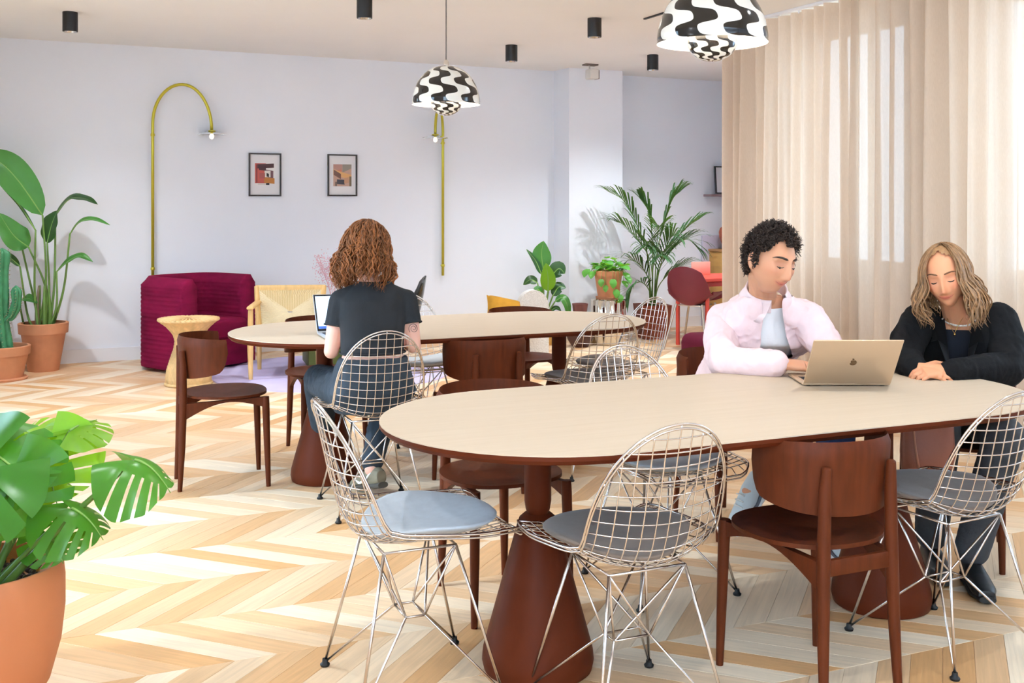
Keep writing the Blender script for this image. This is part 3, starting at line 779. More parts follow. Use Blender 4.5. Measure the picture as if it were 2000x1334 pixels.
MB().tube([(math.cos(a) * .0 + x, y, .05) for a, x, y in [(0, -.305, -.2), (0, -.305, .2), (0, -.28, .24), (0, .28, .24), (0, .305, .2), (0, .305, -.2), (0, .28, -.24), (0, -.28, -.24)]], .008, 6, closed=True).build('piping', mat('burgundy_piping', (140, 50, 78), .7, var=.05), pf, ang=0)

# ================================================================ lounge corner
RUGM = two('lilac_rug', lambda N, L, co: (lambda nz: (L.new(co, nz.inputs['Vector']), nz.outputs[0])[1])((lambda n: (setattr(n.inputs['Scale'], 'default_value', 3.0), n)[1])(N.new('ShaderNodeTexNoise'))), (186, 172, 222), (214, 206, 236), .95)
rug = MB().lathe([(.0, .012), (.95, .012), (.972, .009), (.975, .0)], 72)
tag(rug.build('round_rug', RUGM, loc=(-1.47, 8.80, 0)), 'round lilac rug under the woven armchair', 'rug')
# burgundy tub chair with ribbed upholstery
tc_ = thing('tub_chair', 'burgundy ribbed tub armchair by the brass lamp', 'armchair', (-2.66, 9.10, 0), .927)
BV = mat('burgundy_ribbed', (124, 20, 58), .9, var=.25, scale=4, spec=.1, bump=.25, bscale=90, stretch=(1, 1, 3))
def rib(s, z): 
    row = math.floor(z / .036); return .009 * abs(math.sin(PI * z / .036)) ** .5 * (.55 + .45 * abs(math.sin((s / .11 + .5 * (row % 2)) * PI)) ** .4) 
outl = []; w_, d_, th_ = .41, .40, .15
path = [(-.41, -.42), (-.41, .10), (-.36, .27), (-.24, .36), (0, .38), (.24, .36), (.36, .27), (.41, .10), (.41, -.30)]
cen = bez([(x * .82, y * .85 + .02 * 0, 0) for x, y in path], 90)
cl = np.array(cen)[:, :2]; tg = np.gradient(cl, axis=0); tg /= np.linalg.norm(tg, axis=1)[:, None]; nm = np.c_[-tg[:, 1], tg[:, 0]]; al = np.r_[0, np.cumsum(np.linalg.norm(np.diff(cl, axis=0), axis=1))]
def tub(u, v):
    i = min(89, int(round(u * 89))); c = cl[i]; n = nm[i]; h = .77; t = .075
    loop = [(-t, .03)] + [(-t, .03 + (h - .10) * k / 60) for k in range(61)] + [(-t + .03, h - .03), (-t * .3, h), (t * .3, h), (t - .03, h - .03)] + [(t, .03 + (h - .10) * (60 - k) / 60) for k in range(61)]
    x = v * (len(loop)); o, z = loop[min(len(loop) - 1, int(x))]
    r = rib(al[i] + (0 if o < 0 else .08), z) if abs(o) >= t - 1e-6 else 0
    o = math.copysign(abs(o) + r, o); ef = 1
    if i in (0, 89): o *= .82
    p = c + n * o; return (p[0], p[1], z)
mb = MB(); nl = 127; mb.grid(tub, 90, nl, cv=True)
mb.F.append(tuple(range(nl))); mb.M.append(0); mb.F.append(tuple(89 * nl + j for j in range(nl - 1, -1, -1))); mb.M.append(0)
mb.build('wrap_back', BV, tc_, ang=0)
MB().box((0, -.02, .33), (.56, .62, .17), bev=.045, seg=3).build('seat_cushion', BV, tc_, ang=0); MB().box((0, -.02, .14), (.55, .60, .22), bev=.01).build('seat_base', BV, tc_)
# rattan hourglass stool
st = thing('rattan_stool', 'woven rattan hourglass stool in front of the burgundy tub chair', 'stool', (-2.46, 8.18, 0), 0)
RAT = mat('rattan', (222, 184, 128), .65, var=.16, scale=26, bump=.35, bscale=120, stretch=(1, 1, .4))
hp = [(.150, 0), (.165, .01), (.168, .05), (.160, .12), (.135, .20), (.108, .28), (.10, .335), (.115, .385), (.16, .44), (.215, .485), (.228, .50)]
zz = np.linspace(0, .5, 70); prof = [(float(np.interp(z, [p[1] for p in hp], [p[0] for p in hp])), float(z)) for z in zz]
MB().lathe(prof, 120, fn=lambda r, z, a: r + .0045 * math.sin(a * 36 + (PI if int(z / .022) % 2 else 0)) * abs(math.sin(PI * z / .022)) ** .5, caps=False).build('woven_body', RAT, st, ang=0)
MB().lathe([(0, .505), (.20, .505), (.228, .500), (.231, .493), (.222, .485)], 48, caps=False).build('top_disc', RAT, st, ang=0)
for k in range(36):
    a = 2 * PI * k / 36; o = MB().tube([(math.cos(a) * .228, math.sin(a) * .228, .50), (math.cos(a) * .14, math.sin(a) * .14, .5075), (math.cos(a) * .03, math.sin(a) * .03, .508)], .007, 6).build('top_strand', RAT, st, ang=0)
MB().tube([(.168 * math.cos(a), .168 * math.sin(a), .012) for a in np.linspace(0, 2 * PI, 40)[:-1]], .012, 8, closed=True).build('foot_ring', RAT, st, ang=0)
# woven armchair
ac = thing('woven_armchair', 'oak armchair with woven paper-cord back, standing on the lilac rug', 'armchair', (-1.80, 8.62, .0125), face(.12, -.99)); ac.scale = (.96, .96, .95)
CORDM = two('paper_cord', lambda N, L, co: (lambda w: (L.new(co, w.inputs['Vector']), w.outputs[1])[1])((lambda w: (setattr(w.inputs['Scale'], 'default_value', 22.0), w)[1])(N.new('ShaderNodeTexWave'))), (230, 208, 164), (206, 178, 128), .85)
CORDL = mat('pale_paper_cord', (234, 216, 180), .85, var=.1, scale=60, bump=.3, bscale=150, stretch=(1, 8, 8))
for sx in (-1, 1):
    MB().tube([(sx * .27, .26, 0), (sx * .272, .265, .30), (sx * .27, .26, .58)], [.017, .026, .02], 12).build('leg', OAK, ac)
    MB().tube([(sx * .26, -.28, 0), (sx * .262, -.25, .35), (sx * .285, -.29, .72)], [.017, .027, .022], 12).build('leg', OAK, ac)
    MB().box((sx * .27, 0, .585), (.055, .62, .026), bev=.01, seg=3).build('armrest', OAK, ac)
    MB().box((sx * .265, 0, .33), (.025, .50, .055), bev=.006).build('side_rail', OAK, ac)
for y in (-.25, .25): MB().box((0, y, .33), (.53, .028, .06), bev=.006).build('seat_rail', OAK, ac)
MB().box((0, -.292, .70), (.60, .034, .055), bev=.014, seg=3).build('top_rail', OAK, ac)
def wv(c0, c1, c2, c3, n, name, parent, m):
    """cords laid side by side between two edges"""
    c0, c1, c2, c3 = map(np.array, (c0, c1, c2, c3)); mb = MB()
    for k in range(n):
        f = (k + .5) / n; a = c0 + (c1 - c0) * f; b_ = c3 + (c2 - c3) * f; mb.tube([a, (a + b_) / 2 + np.array((0, .006, .0)), b_], float(np.linalg.norm(c1 - c0)) / n * .62, 5, cap=False)
    return mb.build(name, m, parent, ang=0)
TL, TR, BL, BR, CC = (-.27, -.285, .69), (.27, -.285, .69), (-.25, -.262, .38), (.25, -.262, .38), (0, -.262, .53)
wv(TL, TR, (.05, -.27, .50), (-.05, -.27, .50), 30, 'woven_back_upper', ac, CORDM)
wv(BL, BR, (.05, -.262, .49), (-.05, -.262, .49), 26, 'woven_back_lower', ac, CORDL)
wv(TL, BL, (-.02, -.268, .49), (-.02, -.268, .51), 20, 'woven_back_side', ac, CORDL); wv(TR, BR, (.02, -.268, .49), (.02, -.268, .51), 20, 'woven_back_side', ac, CORDL)
MB().box((0, 0, .365), (.52, .49, .06), bev=.025, seg=3).build('woven_seat', CORDL, ac, ang=0)
# olive pouf, dried flowers
ol = thing('olive_side_table', 'olive green cube side table on the lilac rug', 'side table', (-1.52, 9.12, .0125), .3)
OLM = mat('olive_lacquer', (104, 112, 44), .5, var=.06)
MB().box((0, 0, .18), (.46, .46, .34), bev=.012).build('body', OLM, ol); MB().box((0, 0, .362), (.48, .48, .022), bev=.006).build('top', OLM, ol)
fv = thing('flower_vase', 'pink dried flower sprigs in a small vase on the olive side table', 'flowers', (-1.52, 9.12, .3862), 0)
MB().lathe([(0, 0), (.05, 0), (.06, .03), (.055, .10), (.025, .16), (.028, .19), (.022, .19), (.02, .16), (0, .02)], 24, caps=False).build('vase', mat('pale_vase', (222, 210, 204), .4, var=.03), fv)
R_ = random.Random(5); PK = mat('pink_dried_flower', (224, 176, 186), .9, var=.15, scale=30)
for k in range(7):
    a = R_.uniform(0, 6.28); l = R_.uniform(.3, .42); e = (math.cos(a) * .12 - .03, math.sin(a) * .08, .17 + l)
    s_ = MB().tube(bez([(0, 0, .14), (e[0] * .4, e[1] * .4, .14 + l * .6), e], 8), .0022, 5).build('sprig', PK, fv)
    b_ = MB()
    for q in range(70):
        f = R_.uniform(.45, 1.05); p = np.array((e[0] * f * .95, e[1] * f, .16 + l * f)) + np.array([R_.gauss(0, .028) for _ in range(3)]); b_.ell(p, (.0045, .0045, .004), nu=6, nv=4)
    b_.build('blossom', PK, s_)
# white boucle chair with ochre cushion
bc = thing('boucle_chair', 'white speckled boucle lounge chair with an arched side panel, behind the far table', 'armchair', (-.12, 9.55, 0), TW * .5)
BOU = two('boucle', lambda N, L, co: (lambda nz: (L.new(co, nz.inputs['Vector']), nz.outputs[0])[1])((lambda n: (setattr(n.inputs['Scale'], 'default_value', 130.0), n)[1])(N.new('ShaderNodeTexNoise'))), (244, 242, 238), (188, 180, 172), .95, bump=.6, bscale=110)
def arch(w, h, n=18): return [(-w / 2, 0)] + [(w / 2, 0)] + [(w / 2 * math.cos(PI * k / n) * (1 if k else 1), h - w * .55 + w * .55 * math.sin(PI * k / n)) for k in range(n + 1)]
for x, hh in ((.30, .61), (-.36, .40)):
    mb = MB().prism(arch(.27, hh), -.055, .055); mb.xf(Matrix.Translation((x, -.05, 0)) @ Matrix.Rotation(PI / 2, 4, 'X')); mb.build('arch_panel', BOU, bc, ang=50)
MB().box((-.03, -.02, .24), (.56, .46, .20), bev=.05, seg=3).build('seat', BOU, bc, ang=0)
MB().box((-.03, .2, .29), (.56, .10, .18), bev=.045, seg=3).build('backrest', BOU, bc, ang=0)
cu = MB()
def pil(u, v):
    x, y = u * 2 - 1, v * 2 - 1; return (x * .2, y * .2)
def cush(sg):
    def f(u, v):
        x, y = u * 2 - 1, v * 2 - 1; b_ = (max(0, 1 - x ** 4) * max(0, 1 - y ** 4)) ** .5; k = 1 - .10 * (1 - abs(x)) * (abs(y) > .99) 
        return (x * .2 * (1 - .07 * (1 - y * y)), sg * .07 * b_, y * .17 * (1 - .07 * (1 - x * x)))
    return f
cu.grid(cush(1), 16, 16); cu.grid(cush(-1), 16, 16)
cu.xf(Matrix.Rotation(.22, 4, 'Y') @ Matrix.Rotation(-.8, 4, 'X') @ Matrix.Scale(.80, 4))
tag(cu.build('cushion', mat('ochre_velvet', (186, 134, 48), .9, var=.15, scale=10, spec=.1), loc=(-.07, 9.40, .445), rz=TW * .5, ang=0), 'ochre yellow cushion propped on the white boucle chair', 'cushion')

# projector on the pillar
pj = thing('projector_speaker', 'small white box speaker on a ceiling bracket at the pillar', 'speaker', (.80, 10.75, HC), TW)
PWH = mat('white_plastic', (226, 220, 212), .5, var=.02); PGR = mat('grey_grille', (160, 150, 144), .6, var=.1, scale=60)
MB().box((-.02, 0, -.008), (.14, .09, .016), bev=.004).build('ceiling_plate', mat('bracket_grey', (120, 108, 100), .5, var=.03), pj); MB().tube([(-.03, 0, -.016), (-.03, 0, -.05), (.0, 0, -.07)], .009, 8).build('bracket', PWH, pj)
sp = MB().box((.0, 0, -.10), (.10, .11, .10), bev=.012).build('body', PWH, pj); MB().box((.053, -.005, -.105), (.012, .10, .09), bev=.005).build('grille', PGR, sp); MB().ell((.058, -.03, -.13), (.006, .012, .008), nu=10, nv=6).build('sensor', PWH, sp)
# ================================================================ plants
def leaf_mat(name, rgb, rough=.35, tr=.25):
    m = mat(name, rgb, rough, var=.14, scale=5, rnd=.16, spec=.5); N = m.node_tree.nodes; L = m.node_tree.links; b = N['Principled BSDF']; out = N['Material Output']
    t = N.new('ShaderNodeBsdfTranslucent'); c = lin((min(255, rgb[0] + 60), min(255, rgb[1] + 50), rgb[2] * .6)); t.inputs[0].default_value = (*c, 1)
    mx = N.new('ShaderNodeMixShader'); mx.inputs[0].default_value = tr; L.new(b.outputs[0], mx.inputs[1]); L.new(t.outputs[0], mx.inputs[2]); L.new(mx.outputs[0], out.inputs[0]); return m
LG1 = leaf_mat('leaf_bird', (62, 128, 58)); LG2 = leaf_mat('leaf_bird_dark', (40, 86, 50)); LG3 = leaf_mat('leaf_monstera', (70, 140, 44), .28, .3); LG4 = leaf_mat('leaf_palm', (52, 98, 54), .45, .2); LG5 = leaf_mat('leaf_pothos', (92, 168, 70), .35, .3)
LG6 = leaf_mat('leaf_bright', (120, 176, 40), .4, .35)
STEM = mat('green_stem', (104, 138, 62), .5, var=.15, scale=8); STEMB = mat('brown_sheath', (122, 104, 84), .7, var=.25, scale=12)
MID = mat('leaf_midrib', (136, 176, 84), .5, var=.1)
def blade(path, width, up=(0, 0, 1), fold=.25, nw=8, wav=0, seed=0, wfn=None, thick=True):
    """leaf blade along a 3-D midrib; returns (blade mesh builder, midrib points)"""
    P = [Vector(p) for p in path]; n = len(P); mb = MB(); R = random.Random(seed); ph = R.uniform(0, 6)
    wf = wfn or (lambda f: math.sin(PI * min(1, f ** .75)) ** .8)
    rows = []
    for i in range(n):
        t = (P[min(n - 1, i + 1)] - P[max(0, i - 1)]).normalized(); u = Vector(up); sd = t.cross(u)
        if sd.length < 1e-3: sd = t.cross(Vector((0, 1, 0)))
        sd.normalize(); nn = sd.cross(t).normalized(); f = i / (n - 1); w = width * wf(f) + .0008
        row = []
        for k in range(nw + 1):
            q = k / nw * 2 - 1; l = fold * abs(q) * w + wav * w * math.sin(f * 14 + ph + (1.5 if q > 0 else 0)) * abs(q) ** 2
            row.append(P[i] + sd * (q * w) + nn * (l - .15 * w * q * q))
        rows.append(row)
    V = [v for r in rows for v in r]; F = []
    for i in range(n - 1):
        for k in range(nw): a = i * (nw + 1) + k; F.append((a, a + 1, a + nw + 2, a + nw + 1))
    mb.add(V, F); return mb, P
def leaf(parent, pts, width, m, n=18, stem=None, rib=.004, **k):
    b_, P = blade(bez(pts, n), width, **k); lo = b_.build('leaf', m, parent, ang=0)
    MB().tube([p + Vector((0, 0, -.002)) for p in P], [rib * (1 - .8 * i / (n - 1)) for i in range(n)], 5).build('midrib', MID, lo, ang=0)
    if stem: MB().tube(bez(stem, 14), [rib * 1.9 - rib * .7 * i / 13 for i in range(14)], 7).build('stem', STEM, parent, ang=0)
    return lo
def pot(parent, r0, r1, h, rim, m=None, soil=True, n=48):
    m = m or TERRA
    MB().lathe([(0, 0), (r0, 0), (r0 + (r1 - r0) * .8 * .94, h - rim), (r1, h - rim), (r1 + .006, h - .004), (r1, h), (r1 - .018, h), (r1 - .025, h - .06), (0, h - .06)], n, caps=False).build('pot', m, parent, ang=35)
    if soil: MB().lathe([(0, h - .03), (r1 * .5, h - .026), (r1 - .021, h - .035)], 32, caps=False, fn=lambda r, z, a: r).build('soil', SOIL, parent, ang=0)

# --- bird of paradise (world offsets from the pot, X right, Y away, Z up)
bp_ = thing('bird_of_paradise', 'tall banana-leaved plant in a terracotta pot at the left wall', 'plant', (-3.87, 8.88, 0))
pot(bp_, .12, .19, .395, .085)
BL = [ # stem base, stem mid, leaf start, mid, tip, width, mat, up
    ((-.03, -.02), (.03, 1.0), [(.02, -.06, 1.28), (-.14, -.14, 1.56), (-.28, -.2, 1.72), (-.44, -.26, 1.74)], .135, LG1, (.3, -.9, .4)),
    ((.02, .0), (.02, .9), [(-.10, -.05, 1.02), (-.2, -.1, 1.12), (-.30, -.14, 1.30)], .11, LG1, (.5, -.8, .4)),
    ((.03, .02), (.04, .9), [(.04, -.02, 1.05), (.08, -.03, 1.20), (.13, -.04, 1.32)], .11, LG2, (-.5, -.85, .3)),
    ((.05, .0), (.09, .95), [(.10, 0, 1.28), (.20, .02, 1.41), (.32, .04, 1.42), (.43, .05, 1.37)], .075, LG2, (-.25, -.35, .9)),
    ((.06, .02), (.16, .9), [(.22, 0, 1.13), (.30, -.02, 1.22), (.42, -.03, 1.25), (.565, -.04, 1.20)], .045, LG1, (-.1, -.4, .9)),
    ((.05, -.03), (.12, .7), [(.13, -.05, .82), (.24, -.07, .91), (.34, -.08, .95), (.44, -.08, .90)], .045, LG1, (-.1, -.5, .8)),
    ((-.05, -.02), (-.12, .6), [(-.17, -.05, .86), (-.24, -.1, .94), (-.32, -.14, .97), (-.44, -.2, .95)], .05, LG2, (.1, -.5, .8)),
    ((-.02, -.05), (-.05, .9), [(-.02, -.1, 1.16), (-.14, -.12, 1.36), (-.27, -.14, 1.50)], .012, LG2, (.3, -.9, .3)),
    ((-.06, .03), (-.16, .45), [(-.2, .0, .56), (-.12, -.04, .60), (-.02, -.06, .56)], .05, LG1, (0, -.5, .8)),
    ((-.04, .04), (-.10, .8), [(-.22, .04, 1.12), (-.30, .05, 1.2), (-.42, .06, 1.22)], .05, LG2, (.1, -.5, .8)),
]
for i, (b0, md, lf, w, m_, up) in enumerate(BL):
    leaf(bp_, lf, w, m_, 18, stem=[(b0[0], b0[1], .33), (md[0], b0[1], md[1] * .75), lf[0]], rib=.006, up=up, fold=.3, wav=.06, seed=i)
for i in range(5):
    a = i * 1.3; MB().tube(bez([(.05 * math.cos(a), .04 * math.sin(a), .34), (.055 * math.cos(a), .045 * math.sin(a), .5), (.04 * math.cos(a), .03 * math.sin(a), .70)], 8), [.022, .02, .019, .017, .015, .013, .01, .006], 8).build('sheath', STEMB if i % 2 else STEM, bp_, ang=0)

# --- cactus
ca = thing('cactus', 'ribbed green cactus in a low terracotta pot at the left edge', 'plant', (-3.98, 8.42, 0))
pot(ca, .135, .19, .265, .07)
MB().lathe([(0, 0), (.17, 0), (.175, .012), (.165, .022), (.0, .016)], 40, caps=False).build('saucer', TERRA, ca)
CAC = mat('cactus_skin', (58, 128, 84), .55, var=.22, scale=18); SPN = mat('cactus_spine', (186, 170, 130), .7, var=.1)
def cact(pts, r, name='cactus_column', n=30, ribs=5):
    P = bez(pts, n); mb = MB(); rows = []
    V = []; F = []; K = 30
    for i, p in enumerate(P):
        f = i / (n - 1); rr = r * (1 - max(0, (f - .86) / .14) ** 2.4) * (.92 + .08 * math.sin(f * 17)) + .001
        for k in range(K):
            a = 2 * PI * k / K; q = rr * (.62 + .38 * abs(math.cos(a * ribs / 2)) ** .7); V.append((p[0] + q * math.cos(a), p[1] + q * math.sin(a), p[2]))
    for i in range(n - 1):
        for k in range(K): F.append((i * K + k, i * K + (k + 1) % K, (i + 1) * K + (k + 1) % K, (i + 1) * K + k))
    F.append(tuple((n - 1) * K + k for k in range(K)))
    o = mb.add(V, F).build(name, CAC, ca, ang=0); s_ = MB()
    for i in range(1, n - 1):
        for b_ in range(ribs):
            a = 2 * PI * b_ / ribs; p = np.array(P[i]); d = np.array((math.cos(a), math.sin(a), 0)); q = p + d * r * .95
            s_.tube([q, q + d * .014 + np.array((0, 0, .006))], [.0022, .0004], 4); s_.tube([q, q + d * .010 + np.array((d[1] * .01, -d[0] * .01, -.004))], [.002, .0004], 4)
    tag(s_.build('spines', SPN, o, ang=0), kind='stuff'); return o
cact([(.03, -.03, .20), (.0, -.03, .45), (-.01, -.03, .7), (-.0, -.03, .93), (.0, -.03, 1.03)], .065)
cact([(.04, -.03, .46), (.09, -.03, .52), (.115, -.03, .62), (.11, -.03, .74)], .042, 'cactus_arm', 16)
cact([(-.03, -.03, .50), (-.10, -.03, .55), (-.13, -.03, .66), (-.13, -.03, .80)], .045, 'cactus_arm', 16)

# --- monstera in the foreground
mo = thing('monstera', 'large split-leaved monstera in a round terracotta pot in the left foreground', 'plant', (-1.425, 2.88, 0))
PEB = mat('clay_pebbles', (74, 54, 46), .85, var=.25, scale=40, rnd=.3)
TERR2 = mat('terracotta_smooth', (208, 128, 82), .6, var=.06, scale=3, bump=.03, bscale=60)
MB().lathe([(0, 0), (.10, 0), (.135, .02), (.175, .09), (.202, .19), (.212, .28), (.212, .36), (.207, .405), (.2035, .41), (.192, .408), (.19, .36), (.16, .345), (0, .345)], 64, caps=False).build('pot', TERR2, mo, ang=50)
pe = MB(); R_ = random.Random(2)
for k in range(420):
    a = R_.uniform(0, 6.283); r = .185 * math.sqrt(R_.random()); pe.ell((r * math.cos(a), r * math.sin(a), .35 + R_.uniform(0, .012)), (R_.uniform(.007, .012),) * 2 + (R_.uniform(.006, .010),), nu=7, nv=5)
tag(pe.build('pebbles', PEB, mo, ang=0), kind='stuff')
def monstera(base, nrm, tipd, size, m_, seed, curl=.35, roll=.0):
    """split heart-shaped leaf: base point, surface normal, direction of the tip"""
    R = random.Random(seed); N_ = Vector(nrm).normalized(); T = Vector(tipd); T = (T - N_ * T.dot(N_)).normalized(); X = T.cross(N_)
    nv, nu = 66, 9; mb = MB(); slits = sorted([(.30 + .13 * i + R.uniform(-.02, .02)) for i in range(5)])
    for sd in (-1, 1):
        def outline(v):                                       # v 0..1 from the lobe behind the stem to the tip
            a = math.radians(155 - 155 * v ** .92); r = size * (.50 + .16 * math.sin(PI * v) + .05 * v ** 6 + .10 * (1 - v) ** 2)
            return a, r
        V = []
        for j in range(nv):
            v = j / (nv - 1); a, r = outline(v)
            oy = math.cos(a) * r; ox = math.sin(a) * r
            my = max(-.02 * size, oy * .55 + .12 * size * v) if v < .9 else oy * .7 + .1 * size * v
            for i in range(nu):
                u = i / (nu - 1); x = ox * u; y = my * (1 - u) + oy * u if u > 0 else my
                z = -curl * (x * x + max(0, y) ** 2 * .8) / size + .10 * x + .02 * size * math.sin(v * 26) * u * u + roll * x * sd
                V.append(Vector(base) + X * (x * sd) + T * y + N_ * z)
        F = []
        for j in range(nv - 1):
            v = (j + .5) / (nv - 1); cut = any(abs(v - s) < .014 for s in slits)
            for i in range(nu - 1):
                if cut and i >= 3: continue
                q = (j * nu + i, j * nu + i + 1, (j + 1) * nu + i + 1, (j + 1) * nu + i); F.append(q if sd > 0 else q[::-1])
        mb.add(V, F)
    lo = mb.build('leaf', m_, mo, ang=0)
    rib = [Vector(base) + T * (size * .6 * k / 9) + N_ * (-curl * .8 * (size * .6 * k / 9) ** 2 / size + .002) for k in range(10)]
    MB().tube(rib, [.004 - .0003 * k for k in range(10)], 5).build('midrib', MID, lo, ang=0)
    return lo
ML = [ # base, normal, tip direction, size, stem mid
    ((.06, -.13, .690), (-.05, -.72, .69), (-.75, -.25, -.55), .30, (.03, -.06, .5), LG3, .45),
    ((.09, -.08, .715), (.10, -.62, .78), (.85, -.25, -.55), .24, (.05, -.04, .55), LG3, .8),
    ((.20, .10, .745), (.0, -.3, .95), (.35, .9, .1), .17, (.10, .05, .55), LG6, .4),
    ((.425, -.03, .695), (.15, -.22, .96), (.95, -.05, -.25), .175, (.24, -.03, .53), LG3, 1.5),
    ((.27, -.06, .575), (.25, -.25, .93), (.92, -.10, -.40), .17, (.14, -.05, .45), LG3, 1.2),
    ((.12, -.10, .64), (.45, -.88, .1), (.15, -.1, -.95), .24, (.06, -.08, .5), LG3, .3),
    ((.15, .06, .68), (.2, -.85, .45), (.25, .0, -.92), .22, (.10, .05, .52), LG6, .4),
    ((-.12, .0, .72), (-.2, -.3, .9), (-.9, .3, .0), .28, (-.05, 0, .55), LG3, .5),
    ((.20, -.02, .49), (.2, -.7, .6), (.5, -.3, -.75), .13, (.10, -.0, .42), LG3, .5),
    ((-.02, -.14, .47), (-.1, -.6, .8), (-.4, -.7, -.3), .18, (-.01, -.08, .42), LG3, .5),
    ((.12, .12, .62), (.3, .1, .9), (.8, .5, -.2), .14, (.08, .08, .5), LG6, .5),
    ((.10, .16, .70), (.1, -.5, .85), (-.6, .4, .2), .2, (.05, .08, .55), LG6, .4),
]
for i, (b_, nr, td, sz, md, m_, cu_) in enumerate(ML):
    monstera(b_, nr, td, sz, m_, i + 3, curl=cu_)
    MB().tube(bez([(b_[0] * .15, b_[1] * .15 - .03, .345), md, b_], 12), [.0125 - .0007 * k for k in range(12)] if i < 4 else [.008 - .0004 * k for k in range(12)], 8).build('stem', STEM, mo, ang=0)

# --- small leafy plant by the corner
sp_ = thing('leafy_plant', 'young broad-leaved plant standing left of the pillar', 'plant', (.31, 10.55, 0))
pot(sp_, .10, .14, .26, .05, mat('ochre_pot', (206, 160, 80), .7, var=.08))
SL_ = [([(-.02, 0, .68), (-.08, 0, .82), (-.17, 0, .93)], .035, LG2, (.2, -.8, .5)), ([(.0, .02, .72), (-.02, .02, .88), (.0, .02, 1.01)], .095, LG1, (.1, -1, .1)), ([(.04, -.05, .52), (.04, -.08, .66), (.02, -.1, .80)], .075, LG6, (0, -1, .2)),
       ([(.07, 0, .66), (.15, 0, .74), (.21, 0, .69)], .08, LG2, (.1, -.9, .5)), ([(.09, 0, .47), (.15, 0, .56), (.22, 0, .55)], .06, LG2, (0, -.8, .6)), ([(.11, -.04, .42), (.18, -.06, .46), (.23, -.08, .38), (.24, -.1, .22)], .05, LG1, (.2, -.6, .7)),
       ([(-.06, 0, .60), (-.13, 0, .63), (-.20, 0, .58)], .05, LG2, (0, -.8, .6)), ([(-.02, -.02, .50), (-.06, -.04, .54), (-.10, -.05, .50)], .04, LG1, (0, -.8, .6)), ([(.06, -.03, .32), (.12, -.05, .36), (.17, -.06, .33)], .035, LG2, (0, -.5, .8))]
for i, (lf, w, m_, up) in enumerate(SL_):
    leaf(sp_, lf, w, m_, 14, stem=[(.0 + .01 * (i % 3), 0, .23), (lf[0][0] * .5, lf[0][1] * .5, (lf[0][2] + .23) / 2), lf[0]], rib=.006, up=up, fold=.2, wav=.05, seed=i + 40)

# --- pothos on a mirrored stool
ms = thing('mirrored_stool', 'mirror-chrome ribbed drum stool under the trailing pot plant', 'stool', (.945, 10.55, 0))
MIR = mat('mirror_chrome', (210, 200, 186), .06, metal=1, var=.03)
MB().lathe([(.158, 0), (.165, .01), (.165, .43), (.158, .44)], 96, fn=lambda r, z, a: r + .007 * math.sin(a * 13) + .004 * math.sin(a * 29 + z * 9)).build('drum', MIR, ms, ang=60)
MB().lathe([(0, .4402), (.158, .4402), (.158, .446), (0, .446)], 48).build('top', MIR, ms)
po = thing('pothos', 'bright trailing pothos in a terracotta pot on the mirrored stool', 'plant', (.945, 10.55, .4462))
pot(po, .10, .145, .275, .05)
MB().lathe([(0, 0), (.12, 0), (.125, .02), (.11, .02), (0, .008)], 32, caps=False).build('saucer', TERRA, po)
hb, _ = blade(bez([(0, 0, 0), (0, .05, .012), (0, .10, .0)], 9), .04, fold=.2, nw=6, wfn=lambda f: (math.sin(PI * min(1, f * .93 + .10)) ** .7) * (1.05 - .25 * f))
HEART = hb.mesh('pothos_leaf', LG5, ang=0); R_ = random.Random(11)
for k in range(46):
    a = R_.uniform(0, 6.283); r = R_.uniform(.02, .15); z = .285 + R_.uniform(0, .13) * (1 - r / .2)
    o = put('leaf', HEART, po, (r * math.cos(a), r * math.sin(a), z), (R_.uniform(-.2, .9) - .7, R_.uniform(-.4, .4), a - PI / 2 + R_.uniform(-.6, .6)), R_.uniform(.7, 1.15))
for k, (x, y, z, s_) in enumerate([(-.08, -.15, .20, .8), (.03, -.16, .20, .95), (.06, -.155, .10, .9), (-.04, -.15, .14, .7), (.10, -.14, .05, .8), (.14, -.09, .18, .9), (.17, -.06, .22, 1), (.15, -.1, .26, 1), (-.15, -.06, .27, 1), (-.20, -.03, .29, 1.1)]):
    put('leaf', HEART, po, (x, y, z), (-1.35 if k < 5 else -.8, 0, [PI, 0][0] + (x * 3)), s_)
    MB().tube(bez([(x * .8, y * .75, .28), (x * .98, y * 1.02, .26), (x, y, z)], 8), .0025, 5).build('vine', STEM, po, ang=0)

